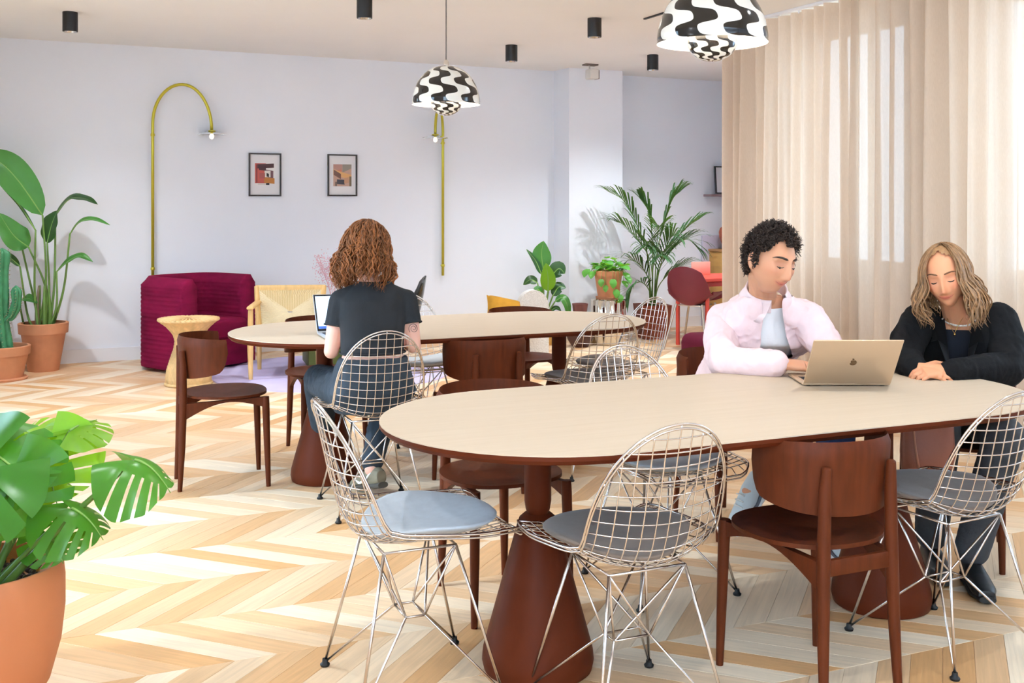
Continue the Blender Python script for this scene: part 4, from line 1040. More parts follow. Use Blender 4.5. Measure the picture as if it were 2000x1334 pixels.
# --- kentia palm
kp = thing('kentia_palm', 'tall feathery palm in a square brown pot right of the pillar', 'plant', (1.435, 11.0, 0), .2); kp.scale = (.95, .95, .94)
BRP = mat('brown_glazed_pot', (140, 66, 40), .5, var=.08)
mb = MB(); 
V = [(sx * w, sy * w, z) for w, z in ((.125, 0), (.165, .37), (.15, .37), (.145, .32)) for sx, sy in ((-1, -1), (1, -1), (1, 1), (-1, 1))]
F = [(3, 2, 1, 0)] + [(r * 4 + k, r * 4 + (k + 1) % 4, r * 4 + 4 + (k + 1) % 4, r * 4 + 4 + k) for r in range(3) for k in range(4)]
mb.add(V, F).build('pot', BRP, kp, ang=20); MB().box((0, 0, .325), (.289, .289, .012)).build('soil', SOIL, kp)
def frond(pts, seed, ll=.30, nl=15):
    P = bez(pts, 26); R = random.Random(seed); mb = MB(); st = 9
    for i in range(st, 26, 1):
        f = (i - st) / (25 - st); t = Vector(P[min(25, i + 1)]) - Vector(P[i - 1]); t.normalize(); sd = t.cross(Vector((0, 0, 1))); sd = sd.normalized() if sd.length > .05 else Vector((1, 0, 0))
        L_ = ll * (.55 + .6 * math.sin(PI * min(1, f * .85 + .12)))
        for s in (-1, 1):
            d = (t * (.75 + .5 * f) + sd * s * (.75 - .25 * f) + Vector((R.gauss(0, .05), R.gauss(0, .05), .18))).normalized(); p0 = Vector(P[i])
            q = [p0, p0 + d * L_ * .45 + Vector((0, 0, .0)), p0 + d * L_ * .8 + Vector((0, 0, -.07 * L_)), p0 + d * L_ + Vector((0, 0, -.22 * L_))]
            b_, _ = blade(bez(q, 7), .0078, fold=.25, nw=2, wfn=lambda f: math.sin(PI * min(1, f * .9 + .1)) ** .7); mb.add(b_.V, b_.F)
    o = mb.build('frond', LG4, kp, ang=0); MB().tube([tuple(p) for p in P], [.007 - .0002 * i for i in range(26)], 6).build('stem', STEM, o, ang=0)
KF = [[(-.02, 0, .3), (-.05, -.02, .85), (-.20, -.03, 1.28), (-.34, -.05, 1.50), (-.52, -.06, 1.60)], [(.02, 0, .3), (.05, 0, .9), (.14, -.02, 1.3), (.22, -.04, 1.52), (.30, -.06, 1.60)], [(0, .02, .3), (-.02, -.02, .8), (-.18, -.06, 1.08), (-.36, -.10, 1.24), (-.44, -.12, 1.27)],
      [(.02, -.02, .3), (.06, -.04, .8), (.22, -.06, 1.05), (.38, -.08, 1.22), (.50, -.10, 1.30)], [(.02, .02, .3), (.06, 0, .7), (.20, -.04, .95), (.36, -.08, 1.08), (.44, -.1, 1.02)], [(-.02, -.02, .3), (-.04, -.04, .6), (-.16, -.08, .80), (-.30, -.12, .86), (-.38, -.14, .78)],
      [(.02, -.02, .3), (.05, -.04, .55), (.18, -.08, .72), (.30, -.12, .78), (.40, -.14, .70)], [(0, 0, .3), (.0, -.02, .75), (.02, -.10, 1.05), (.0, -.2, 1.2), (-.02, -.3, 1.22)], [(-.01, .0, .3), (-.04, -.04, .5), (-.16, -.14, .62), (-.28, -.2, .60), (-.36, -.24, .5)], [(.01, .02, .3), (.02, .05, .9), (.0, .06, 1.3), (-.06, .06, 1.45), (-.12, .04, 1.52)],
      [(0, 0, .3), (.03, -.05, .6), (.05, -.16, .85), (.02, -.26, .95), (-.02, -.36, .92)], [(.02, 0, .3), (.06, -.03, .7), (.12, -.12, 1.0), (.16, -.2, 1.12), (.2, -.28, 1.1)], [(-.02, 0, .3), (-.05, -.03, .65), (-.1, -.12, .95), (-.12, -.2, 1.05), (-.16, -.28, 1.02)]]
for i, k in enumerate(KF): frond(k, i + 1)

# --- small dark pot and bowl on the floor
dp = thing('bowl_planter', 'dark brown bowl holding a small maroon pot, on the floor by the mirrored stool', 'pot', (.655, 10.35, 0))
MB().lathe([(0, 0), (.075, 0), (.085, .015), (.12, .07), (.135, .12), (.127, .12), (.11, .08), (0, .03)], 36, caps=False).build('bowl', mat('dark_brown_clay', (78, 48, 42), .6, var=.1), dp)
MB().lathe([(0, .035), (.045, .035), (.05, .20), (.075, .40), (.08, .415), (.068, .415), (.05, .33), (0, .33)], 32, caps=False).build('pot', mat('maroon_clay', (112, 66, 62), .6, var=.08), dp)
# ================================================================ people
def at(px, py, d):
    """world point seen at that spot of the 2000 x 1334 frame at distance d"""
    return Vector(((px - 1000) / 2100 * d, d, EYE - (py - 398) / 2100 * d))
def loft(mb, secs, n=28, e=2.3):
    """closed body of elliptic rings: (centre, right, half width, forward, half depth)"""
    V = []; F = []; L = len(secs)
    for c, r, w, f, d in secs:
        c, r, f = Vector(c), Vector(r).normalized(), Vector(f).normalized()
        for k in range(n):
            a = 2 * PI * k / n; ca, sa = math.cos(a), math.sin(a)
            V.append(c + r * (w * math.copysign(abs(ca) ** (2 / e), ca)) + f * (d * math.copysign(abs(sa) ** (2 / e), sa)))
    for i in range(L - 1):
        for k in range(n): F.append((i * n + k, i * n + (k + 1) % n, (i + 1) * n + (k + 1) % n, (i + 1) * n + k))
    F.append(tuple(range(n - 1, -1, -1))); F.append(tuple((L - 1) * n + k for k in range(n))); mb.add(V, F)
def limb(mb, pts, rad):
    for i in range(len(pts) - 1): mb.cap(pts[i], pts[i + 1], rad[i], rad[i + 1])
def remesh(mb, vox, sm=4, name='tmp'):
    me = mb.mesh(name, [], smooth=False); o = bpy.data.objects.new(name, me); COL.objects.link(o)
    r = o.modifiers.new('r', 'REMESH'); r.mode = 'VOXEL'; r.voxel_size = vox; r.adaptivity = 0
    if sm: s = o.modifiers.new('s', 'SMOOTH'); s.factor = .5; s.iterations = sm
    dg = bpy.context.evaluated_depsgraph_get(); dg.update()
    nm = bpy.data.meshes.new_from_object(o.evaluated_get(dg)); bpy.data.objects.remove(o); bpy.data.meshes.remove(me)
    co = np.empty(len(nm.vertices) * 3, np.float32); nm.vertices.foreach_get('co', co); return nm, co.reshape(-1, 3).astype(float)
def normals(nm):
    a = np.empty(len(nm.vertices) * 3, np.float32); nm.vertices.foreach_get('normal', a); return a.reshape(-1, 3).astype(float)
def wrinkle(nm, co, amp, fr, aniso=(1, 1, 1), seed=0):
    n = normals(nm); s = np.array(aniso) * fr; p = co * s + seed; h = np.zeros(len(co)); 
    R = np.random.RandomState(seed + 1)
    for o_ in range(4):
        k = R.normal(size=(3, 3)) * (1.0 + .6 * o_); q = p @ k.T; ph = R.uniform(0, 6, 3)
        h += (np.sin(q[:, 0] + 1.7 * np.sin(q[:, 1] + ph[0]) + ph[1]) * np.cos(q[:, 2] * .7 + ph[2])) / (1 + .7 * o_)
    h = 1 - np.abs(h) * .6; co = co + n * (amp * np.clip(h, -1, 1))[:, None]; nm.vertices.foreach_set('co', co.astype(np.float32).ravel()); nm.update(); return co
def finish(nm, name, mats, parent, kill=None, shade=True, co=None, solid=0):
    if kill is not None:
        bm = bmesh.new(); bm.from_mesh(nm); bm.faces.ensure_lookup_table()
        dead = [f for f in bm.faces if kill(f.calc_center_median())]; bmesh.ops.delete(bm, geom=dead, context='FACES'); bm.verts.ensure_lookup_table()
        nb_ = {v: [e.other_vert(v) for e in v.link_edges if e.is_boundary] for v in bm.verts if v.is_boundary}
        for _ in range(12):                                    # even out the cut edge
            new = {v: v.co * .4 + (n[0].co + n[1].co) * .3 for v, n in nb_.items() if len(n) == 2}
            for v, c in new.items(): v.co = c
        bm.to_mesh(nm); bm.free()
    for m in mats if isinstance(mats, list) else [mats]: nm.materials.append(m)
    nm.polygons.foreach_set('use_smooth', [True] * len(nm.polygons)); nm.name = name
    o = bpy.data.objects.new(name, nm); COL.objects.link(o); o.parent = parent
    return o
def in_poly(x, y, P):
    c = False; j = len(P) - 1
    for i in range(len(P)):
        if (P[i][1] > y) != (P[j][1] > y) and x < (P[j][0] - P[i][0]) * (y - P[i][1]) / (P[j][1] - P[i][1]) + P[i][0]: c = not c
        j = i
    return c
def seen(v): return 1000 + 2100 * v[0] / v[1], 398 + 2100 * (EYE - v[2]) / v[1]
# skin with a colour attribute for lips, blush and beard shadow
def skin_mat(name, rgb):
    m = mat(name, rgb, .5, spec=.35, bump=.04, bscale=300); N = m.node_tree.nodes; L = m.node_tree.links; b = N['Principled BSDF']
    at_ = N.new('ShaderNodeAttribute'); at_.attribute_name = 'tint'; mx = N.new('ShaderNodeMix'); mx.data_type = 'RGBA'; mx.blend_type = 'MULTIPLY'; mx.inputs[0].default_value = 1
    mx.inputs[6].default_value = (*lin(rgb), 1); L.new(at_.outputs['Color'], mx.inputs[7]); L.new(mx.outputs[2], b.inputs['Base Color'])
    b.inputs['Subsurface Weight'].default_value = .12; b.inputs['Subsurface Radius'].default_value = (.012, .004, .002); b.inputs['Subsurface Scale'].default_value = .6; return m
def head_dirs(nu=96, nv=72):
    return [(math.cos(t) * math.cos(a), math.cos(t) * math.sin(a), math.sin(t)) for t in np.linspace(-PI / 2, PI / 2, nv) for a in np.linspace(0, 2 * PI, nu, endpoint=False)], nu, nv
def head_pt(d, fem=False):
    x, y, z = d
    hx, hy, hz = (.074, .097, .116)
    X, Y, Z = x * hx, y * hy, z * hz
    if z < 0:
        q = -z; X *= 1 - (.44 if fem else .36) * q ** 1.8; X *= 1 - .35 * q ** 1.5 * max(0, .55 - y); 
        if y > 0: Y *= 1 - .02 * q ** 2
        else: Y *= 1 - .55 * q ** 1.2
    else:
        if y > 0: Y *= 1 - .10 * z ** 2
    if y > 0:
        g = lambda cx, cz, sx, sz: math.exp(-((abs(X) - cx) / sx) ** 2 - ((Z - cz) / sz) ** 2)
        f = min(1, y * 3)
        zz = Z; nose = 0
        if -.052 < zz < .034:
            k = np.interp(zz, [-.052, -.044, -.036, -.02, .0, .02, .034], [0, .013, .0270, .0225, .0150, .0080, 0]); wd = np.interp(zz, [-.05, -.036, -.01, .03], [.0135, .0125, .0085, .008])
            nose = k * math.exp(-(X / wd) ** 2)
        o = nose + .0045 * g(.016, -.040, .006, .007)
        o += -.0125 * g(.031, .011, .017, .012) + .0050 * g(.031, .006, .012, .008)
        o += (.0035 if fem else .006) * g(.026, .032, .022, .008) + .006 * g(.047, -.018, .018, .018)
        o += .0040 * g(.040, -.040, .014, .014) + .0065 * g(0, -.060, .021, .0080) + -.0045 * g(0, -.0605, .022, .0018) + -.0035 * g(0, -.074, .02, .005)
        o += .0085 * g(0, -.096, .022, .014) + -.003 * g(.052, -.055, .015, .02)
        o += -.004 * g(.06, .045, .015, .02)
        Y += o * f
    return Vector((X, Y, Z))
class Head:
    def __init__(s, c, yaw, pitch, roll, scale, fem):
        s.c = Vector(c); s.sc = scale; s.fem = fem
        F = Vector((math.sin(yaw) * math.cos(pitch), -math.cos(yaw) * math.cos(pitch), -math.sin(pitch))); Z = Vector((0, 0, 1)); Z = (Z - F * Z.dot(F)).normalized()
        Z = Quaternion(F, roll) @ Z; X = F.cross(Z); s.R = Matrix((X, F, Z)).transposed()
        D, nu, nv = head_dirs(); s.L = [head_pt(d, fem) for d in D]; s.nu, s.nv = nu, nv
        s.front = np.array([(v.x, v.y, v.z) for v, d in zip(s.L, D) if d[1] > .15])
    def w(s, p): return s.c + s.R @ (Vector(p) * s.sc)
    def mesh(s, mb):
        F = [(i * s.nu + k, i * s.nu + (k + 1) % s.nu, (i + 1) * s.nu + (k + 1) % s.nu, (i + 1) * s.nu + k) for i in range(s.nv - 1) for k in range(s.nu)]
        mb.add([s.w(v) for v in s.L], F)
        for sx in (-1, 1):
            q = (s.R.to_quaternion() @ Quaternion((0, 0, 1), sx * .25)) @ Quaternion((1, 0, 0), .15)
            mb.ell(s.w((sx * .0745, -.012, -.005)), (.010 * s.sc, .019 * s.sc, .031 * s.sc), q); mb.ell(s.w((sx * .0765, -.006, -.027)), (.008 * s.sc, .010 * s.sc, .012 * s.sc), q)
    def y(s, x, z):
        d = ((s.front[:, 0] - x) ** 2 + (s.front[:, 2] - z) ** 2); i = np.argsort(d)[:4]; w = 1 / (d[i] + 1e-8); return float((s.front[i, 1] * w).sum() / w.sum())
    def on(s, x, z, lift=0): return s.w((x, s.y(x, z) + lift, z))
    def local(s, co): return ((co - np.array(s.c)) @ np.array(s.R)) / s.sc
    def face(s, parent, hair, browh=.004, eye=(58, 40, 30), openness=.5, lash=1.0):
        HB = mat('brow_' + hair.name, (70, 50, 38), .8, var=.1) if False else hair
        LASH = mat('lash_dark', (38, 28, 24), .7, var=.05)
        for sx in (-1, 1):
            pts = [s.on(sx * x, z, .0008) for x, z in ((.012, .0305), (.022, .0330), (.034, .0350), (.045, .0332), (.054, .0275))]
            MB().tube(bez(pts, 14), [s.sc * r for r in np.interp(np.linspace(0, 1, 14), [0, .15, .6, 1], [.0022, browh, browh * .85, .0008])], 6, flat=.8).build('eyebrow', HB, parent, ang=0)
            pts = [s.on(sx * x, z, .0012) for x, z in ((.0185, .0035), (.024, .0005), (.031, -.0010), (.037, -.0003), (.0425, .0022))]
            MB().tube(bez(pts, 14), [s.sc * r for r in np.interp(np.linspace(0, 1, 14), [0, .3, .8, 1], [.0006, .0019 * lash, .0022 * lash, .0004])], 6).build('eyelash', LASH, parent, ang=0)
            if openness:
                c = s.on(sx * .031, -.0025, -.0030); MB().ell(c, (.0048 * s.sc,) * 3, nu=12, nv=8).build('iris', mat('iris_dark', eye, .2, var=.05), parent, ang=0)
        # parting line of the lips
        MB().tube(bez([s.on(x, z, .0002) for x, z in ((-.028, -.0525), (-.015, -.0592), (0, -.0614), (.015, -.0592), (.028, -.0525))], 16), [s.sc * r for r in np.interp(np.linspace(0, 1, 16), [0, .5, 1], [.0004, .0011, .0004])], 5).build('lip_line', mat('lip_dark', (132, 60, 56), .6, var=.03), parent, ang=0)
def hand(mb, wrist, d, up, side, size=1.0, curl=(.5, .6, .65, .7), spread=.10, thumb=.7, palm=.088):
    """five fingers; d = direction of the hand, up = back of the hand, side = +1 when the thumb lies to d x up"""
    W = Vector(wrist); d = Vector(d).normalized(); up = Vector(up); up = (up - d * up.dot(d)).normalized(); s_ = d.cross(up).normalized() * side; k = size
    loft(mb, [(W - d * .01 * k, s_, .024 * k, up, .019 * k), (W + d * .02 * k, s_, .030 * k, up, .018 * k), (W + d * .055 * k, s_, .040 * k, up, .016 * k), (W + d * palm * k, s_, .041 * k, up, .0135 * k)], 18)
    tips = []
    for i, (o, L, r, cu) in enumerate(zip((.031, .0105, -.0105, -.030), (.074, .083, .077, .060), (.0092, .0095, .009, .008), curl)):
        b_ = W + d * (palm - .006 - .004 * abs(i - 1)) * k + s_ * o * k; a = 0; p = b_; dd = (d + s_ * (spread * (1.5 - i) * .6)).normalized(); ax = dd.cross(up).normalized()
        for j, f in enumerate((.45, .31, .24)):
            a += cu * (.75 if j == 0 else 1.0); v = Quaternion(ax, -a) @ dd; q = p + v * L * f * k; mb.cap(p, q, r * (1 - .07 * j) * k, r * (1 - .07 * (j + 1)) * k, 10, 4); p = q
        tips.append(p)
    p = W + d * .022 * k + s_ * .026 * k - up * .004 * k
    q = p + (d * .6 + s_ * thumb - up * .25).normalized() * .042 * k; mb.cap(p, q, .0135 * k, .0115 * k, 10, 4)
    r = q + (d * .9 + s_ * thumb * .35 - up * .25).normalized() * .030 * k; mb.cap(q, r, .011 * k, .0098 * k, 10, 4); t = r + (d * 1 - s_ * .05 - up * .2).normalized() * .022 * k; mb.cap(r, t, .0096 * k, .0085 * k, 10, 4)
def tint(nm, co, hd=None, man=False):
    c = np.ones((len(co), 4)); 
    if hd is not None:
        q = hd.local(co); fr = (np.abs(q).max(1) < .14) & (q[:, 1] > .03); x, z = np.abs(q[:, 0]), q[:, 2]
        lip = np.exp(-(((x / .0255) ** 2 + ((z + .0608 - 10 * x * x) / .0085) ** 2)) ** 2) * fr; c[:, :3] *= 1 - lip[:, None] * np.array((.16, .50, .42))
        bl = np.exp(-((x - .046) / .02) ** 2 - ((z + .018) / .018) ** 2) * fr + .7 * np.exp(-(x / .012) ** 2 - ((z + .036) / .01) ** 2) * fr; c[:, :3] *= 1 - bl[:, None] * np.array((.02, .16, .14)) * (1 if not man else .7)
        ee = np.exp(-((x - .031) / .016) ** 2 - ((z - .010) / .010) ** 2) * fr; c[:, :3] *= 1 - ee[:, None] * np.array((.10, .16, .14))
        if man:
            st = np.clip((-z - .05) / .03, 0, 1) * (np.abs(q).max(1) < .14) * (q[:, 1] > -.03); c[:, :3] *= 1 - st[:, None] * np.array((.10, .09, .07))
    a = nm.color_attributes.new('tint', 'FLOAT_COLOR', 'POINT'); a.data.foreach_set('color', c.astype(np.float32).ravel())
def hair_mat(name, rgb, rough=.5, v=.35):
    m = mat(name, rgb, rough, spec=.4); N = m.node_tree.nodes; L = m.node_tree.links; b = N['Principled BSDF']
    g = N.new('ShaderNodeNewGeometry'); mr = N.new('ShaderNodeMapRange'); mr.inputs[3].default_value = 1 - v; mr.inputs[4].default_value = 1 + v; L.new(g.outputs['Random Per Island'], mr.inputs[0])
    tc = N.new('ShaderNodeTexCoord'); nz = N.new('ShaderNodeTexNoise'); nz.inputs['Scale'].default_value = 90; L.new(tc.outputs['Object'], nz.inputs['Vector'])
    hs = N.new('ShaderNodeHueSaturation'); hs.inputs['Color'].default_value = (*lin(rgb), 1); L.new(nmath(N, L, 'MULTIPLY', mr.outputs[0], nmath(N, L, 'ADD', nz.outputs[0], .5)), hs.inputs['Value']); L.new(hs.outputs[0], b.inputs['Base Color']); return m

def person(label, loc): 
    return thing('person', label, 'person', (loc[0], loc[1], 0))
def place(o, root):
    """keep world coordinates of a part that was modelled in place"""
    o.location = -root.location; return o

def legs(mb, hipL, hipR, knL, knR, anL, anR, r=(.085, .062, .045)):
    for h, k, a in ((hipL, knL, anL), (hipR, knR, anR)): limb(mb, [h, k, a], r)

def collar(c, up, f, r0, m, parent, hgt=.036, leaf=.045, point=.05, gap=.5):
    """shirt collar: stand plus folded leaf, open at the front by +-gap radians"""
    up = Vector(up).normalized(); f = Vector(f); f = (f - up * f.dot(up)).normalized(); r = f.cross(up)
    def fn(u, v):
        fr = math.exp(-(min(u, 1 - u) / .16) ** 2)
        prof = [(r0, -.02, 0), (r0 - .002, hgt * .6, 0), (r0 + .001, hgt, 0), (r0 + .006, hgt + .002, 0), (r0 + .012, hgt * .5, .3), (r0 + .032 + .012 * fr, hgt - leaf, 1), (r0 + .029 + .012 * fr, hgt - leaf, 1), (r0 + .008, hgt * .5, .3), (r0 + .004, hgt - .004, 0), (r0 + .003, -.02, 0)]
        x = v * (len(prof) - 1); i = min(len(prof) - 2, int(x)); q = x - i; R, z, w = [prof[i][k] * (1 - q) + prof[i + 1][k] * q for k in range(3)]
        z -= w * point * fr; ell = 1.08; gp = gap + .42 * max(0, w); a = gp + (2 * PI - 2 * gp) * u
        z -= .012 * math.cos(a) * (1)                           # sits lower in front
        return Vector(c) + f * (R * math.cos(a)) + r * (R * ell * math.sin(a)) + up * z
    return MB().grid(fn, 60, 19).build('collar', m, parent, ang=0)
# ---------------------------------------------------------------- man in the pink shirt
MS = skin_mat('skin_man', (216, 156, 122))
root = person('man in an open pale pink shirt leaning over the laptop', (.93, 4.6))
hd = Head(at(1505, 510, 4.06), math.radians(28), math.radians(14), math.radians(-6), 1.05, False)
nb = at(1496, 586, 4.19); ch = at(1500, 668, 4.30); pv = Vector((.95, 4.60, .56)); wa = Vector((.98, 4.50, .72))
shR, shL = at(1415, 626, 4.27), at(1576, 622, 4.19); elR, wrR = at(1412, 706, 4.08), at(1524, 711, 3.96); elL, wrL = at(1622, 690, 4.10), Vector((1.20, 3.93, .775))
fw = Vector((.3, -.95, 0)).normalized(); rt_ = Vector((.95, .3, 0))
knR_, knL_ = Vector((1.13, 4.03, .60)), Vector((1.24, 4.12, .53)); anR_, anL_ = Vector((.985, 4.06, .37)), Vector((1.25, 4.15, .09))
def torso(mb, g, wsc=1.0):
    loft(mb, [(pv - Vector((0, 0, .09)), rt_, .13 + g, fw, .10 + g), (pv, rt_, (.165 + g) * wsc, fw, .115 + g), (wa, rt_, (.150 + g) * wsc, fw, .105 + g), (wa * .5 + ch * .5 + fw * -.01, rt_, (.165 + g) * wsc, fw, .112 + g),
              (ch, rt_, (.180 + g) * wsc, fw, .115 + g), (ch * .45 + nb * .55 - fw * .02, rt_, .172 + g, fw, .095 + g), (nb - fw * .02 - Vector((0, 0, .01)), rt_, .105 + g, fw, .072 + g), (nb + Vector((0, 0, .02)), rt_, .062 + g, fw, .058 + g)])
mb = MB(); hd.mesh(mb); torso(mb, -.004)
limb(mb, [nb - fw * .02 - Vector((0, 0, .02)), hd.w((0, -.025, -.06))], [.054, .053])
limb(mb, [shR, elR, wrR], [.052, .038, .027]); limb(mb, [shL, elL, wrL], [.052, .038, .027]); limb(mb, [ch + Vector((-.08, 0, .09)), shR], [.06, .055]); limb(mb, [ch + Vector((.08, 0, .09)), shL], [.06, .055])
legs(mb, pv + Vector((.09, 0, -.01)), pv + Vector((-.09, 0, -.01)), knL_, knR_, anL_, anR_, (.08, .056, .036))
limb(mb, [anR_, anR_ + Vector((-.10, -.05, -.07))], [.036, .03]); limb(mb, [anL_, anL_ + Vector((.05, -.12, -.05))], [.036, .03])
hand(mb, wrR, Vector((1, -.12, -.06)), Vector((.05, -.25, 1)), -1, 1.0, (.22, .25, .28, .3), thumb=.5); hand(mb, wrL, Vector((-.25, -1, -.05)), Vector((0, 0, 1)), 1, 1.0, (.3, .3, .3, .3))
nm, co = remesh(mb, .0034, 3); tint(nm, co, hd, True); body = place(finish(nm, 'body', MS, root), root)
# hair
HM = hair_mat('hair_dark_curly', (50, 36, 29), .55, .5); R_ = random.Random(4); hb = MB(); cap_ = MB()
def hairline(q):                                               # q unit direction in head space
    x, y, z = q; ax = abs(x)
    if y > .2: return z > .60 + .16 * math.exp(-((ax - .36) / .14) ** 2) - .9 * max(0, ax - .58)
    return z > -.22 - .5 * max(0, -y) + .5 * max(0, y) and not (ax > .8 and abs(y + .12) < .16 and z < .2)
D, nu, nv = head_dirs(56, 40); ok = [hairline(d) for d in D]
V = [hd.w(Vector(d) * .0 + head_pt(d) * 1.06 + Vector(d) * .004) for d in D]
F = [f for i in range(nv - 1) for k in range(nu) for f in [(i * nu + k, i * nu + (k + 1) % nu, (i + 1) * nu + (k + 1) % nu, (i + 1) * nu + k)] if all(ok[j] for j in f)]
hc = MB().add(V, F).build('hair_cap', HM, body, ang=0)
def rdir(R): 
    z = R.uniform(-1, 1); a = R.uniform(0, 2 * PI); s_ = math.sqrt(1 - z * z); return (s_ * math.cos(a), s_ * math.sin(a), z)
k = 0
while k < 2600:
    d = rdir(R_)
    if not hairline(d): continue
    k += 1; p = head_pt(d) * 1.04; n = Vector(d); t = n.cross(Vector(rdir(R_))).normalized(); b_ = n.cross(t); r = R_.uniform(.003, .006); L_ = R_.uniform(.010, .022) * (1.0 + .7 * max(0, d[2]) + .25 * (abs(d[0]) > .6)); ph = R_.uniform(0, 6); tw = R_.uniform(6, 11)
    pts = [hd.w(p + n * (L_ * q) + t * (r * math.cos(ph + tw * q)) + b_ * (r * math.sin(ph + tw * q)) + t * (L_ * .5 * q * q)) for q in np.linspace(0, 1, 9)]
    hb.tube(pts, [.0017, .0019, .0019, .0018, .0018, .0017, .0015, .0012, .0006], 4)
hb.build('hair', HM, body, ang=0); hc.parent = body
hd.face(body, HM, .0052, (40, 28, 20), .6, .85)
# jeans
JN = mat('blue_jeans', (44, 72, 122), .85, var=.2, scale=14, bump=.2, bscale=220)
mb = MB(); legs(mb, pv + Vector((.09, 0, -.01)), pv + Vector((-.09, 0, -.01)), knL_, knR_, anL_ + Vector((0, 0, .05)), anR_ + Vector((0, 0, .03)), (.098, .074, .058)); loft(mb, [(pv - Vector((0, 0, .10)), rt_, .14, fw, .12), (pv, rt_, .175, fw, .125), (wa, rt_, .16, fw, .115)])
nm, co = remesh(mb, .008, 3); wrinkle(nm, co, .004, 26, seed=3); place(finish(nm, 'jeans', JN, root), root)
# trainers
def shoe(toe, heel, name, parent, m, sole, acc=None, hgt=.075):
    t, h = Vector(toe), Vector(heel); d = (t - h); L_ = d.length; d.normalize(); up = Vector((0, 0, 1)); up = (up - d * up.dot(d)).normalized(); s_ = d.cross(up)
    mb = MB(); loft(mb, [(h - d * .015 + up * .05, s_, .026, up, .030), (h + d * .02 + up * .052, s_, .034, up, .045), (h + d * L_ * .35 + up * .05, s_, .036, up, .044), (h + d * L_ * .6 + up * .04, s_, .042, up, .030), (h + d * L_ * .85 + up * .032, s_, .042, up, .024), (t + up * .028, s_, .028, up, .016)], 20)
    nm, co = remesh(mb, .004, 4); o = place(finish(nm, name, m, parent), parent)
    mb = MB(); loft(mb, [(h - d * .02 + up * .012, s_, .026, up, .014), (h + d * .03 + up * .012, s_, .038, up, .015), (h + d * L_ * .4 + up * .011, s_, .037, up, .013), (h + d * L_ * .75 + up * .012, s_, .046, up, .013), (t + d * .012 + up * .016, s_, .028, up, .012)], 20); mb.build('sole', sole, o, ang=50)
    if acc:
        mb = MB()
        for sg in (-1, 1):
            mb.tube(bez([h + d * .03 + up * .075 + s_ * sg * .030, h + d * L_ * .28 + up * .045 + s_ * sg * .040, h + d * L_ * .50 + up * .030 + s_ * sg * .042, h + d * L_ * .66 + up * .045 + s_ * sg * .036], 12), [.006] * 12, 6)
        mb.build('side_stripe', acc, o, ang=0)
        mb = MB()
        for q in (.5, .58, .66): mb.tube([h + d * L_ * q + up * (.085 - (q - .5) * .12) - s_ * .022, h + d * L_ * q + up * (.09 - (q - .5) * .12), h + d * L_ * q + up * (.085 - (q - .5) * .12) + s_ * .022], .003, 5)
        mb.build('laces', sole, o, ang=0)
    return o
SHW = mat('trainer_white', (206, 216, 220), .6, var=.05, scale=12); SOL = mat('sole_white', (232, 234, 232), .5, var=.03); GREY = mat('trainer_grey', (98, 102, 112), .7, var=.1)
shoe(anR_ + Vector((-.15, -.07, -.22)), anR_ + Vector((-.01, .0, -.05)), 'trainer', root, SHW, SOL, GREY)
shoe(anL_ + Vector((.05, -.20, -.085)), anL_ + Vector((-.01, .06, -.085)), 'trainer', root, SHW, SOL, GREY)
# white tee
TEE = mat('white_cotton', (240, 238, 238), .9, var=.02, scale=20, bump=.1, bscale=120)
mb = MB(); torso(mb, .004); nm, co = remesh(mb, .008, 3)
place(finish(nm, 't_shirt', TEE, root, kill=lambda c: c.z > nb.z - .005 + (.0 if c.y > nb.y else -.026) and (c - nb).xy.length < .10), root)
# pink shirt, open at the front
PINK = mat('pale_pink_oxford', (240, 211, 211), .95, var=.03, scale=30, bump=.10, bscale=240, spec=.2)
mb = MB(); torso(mb, .017, 1.04); limb(mb, [ch + Vector((-.08, .02, .085)), shR, (shR + elR) / 2 + Vector((-.01, .01, 0)), elR, (elR + wrR) / 2, wrR - (wrR - elR).normalized() * .015], [.080, .060, .058, .050, .044, .037]); limb(mb, [ch + Vector((.08, .02, .085)), shL, (shL + elL) / 2, elL, (elL + wrL) / 2, wrL - (wrL - elL).normalized() * .015], [.080, .060, .058, .050, .044, .037]); limb(mb, [nb + Vector((0, .02, -.02)), shR], [.062, .052]); limb(mb, [nb + Vector((0, .02, -.02)), shL], [.062, .052])
nm, co = remesh(mb, .0055, 5); co = wrinkle(nm, co, .011, 14, (1, 1, .8), 5); wrinkle(nm, co, .006, 30, (1, 1, 1), 9)
def armdist(c):
    d = wrR - elR; t = max(0, min(1, (c - elR).dot(d) / d.length_squared)); e = wrL - elL; t2 = max(0, min(1, (c - elL).dot(e) / e.length_squared)); return min((c - elR - d * t).length, (c - elL - e * t2).length)
OPEN = [(1486, 560), (1530, 560), (1527, 600), (1534, 650), (1556, 720), (1556, 760), (1470, 760), (1484, 690), (1490, 620)]
sh_ = place(finish(nm, 'shirt', PINK, root, kill=lambda c: (c.z > nb.z + .014 and (c - nb).xy.length < .105) or (c.y < ch.y + .02 and armdist(c) > .075 and in_poly(*seen(c), OPEN))), root)
PIN2 = mat('pink_placket', (242, 217, 217), .95, var=.02, bump=.1, bscale=240)
def front_y(tab, px, py, dflt):                                # nearest cloth distance at a spot
    d = (tab[:, 0] - px) ** 2 + (tab[:, 1] - py) ** 2; i = np.argsort(d)[:10]; return float(tab[i, 2].min()) if d[i[0]] < 400 else dflt
sc_ = np.array([(*seen(v), v[1]) for v in co if v[1] < ch.y + .05])
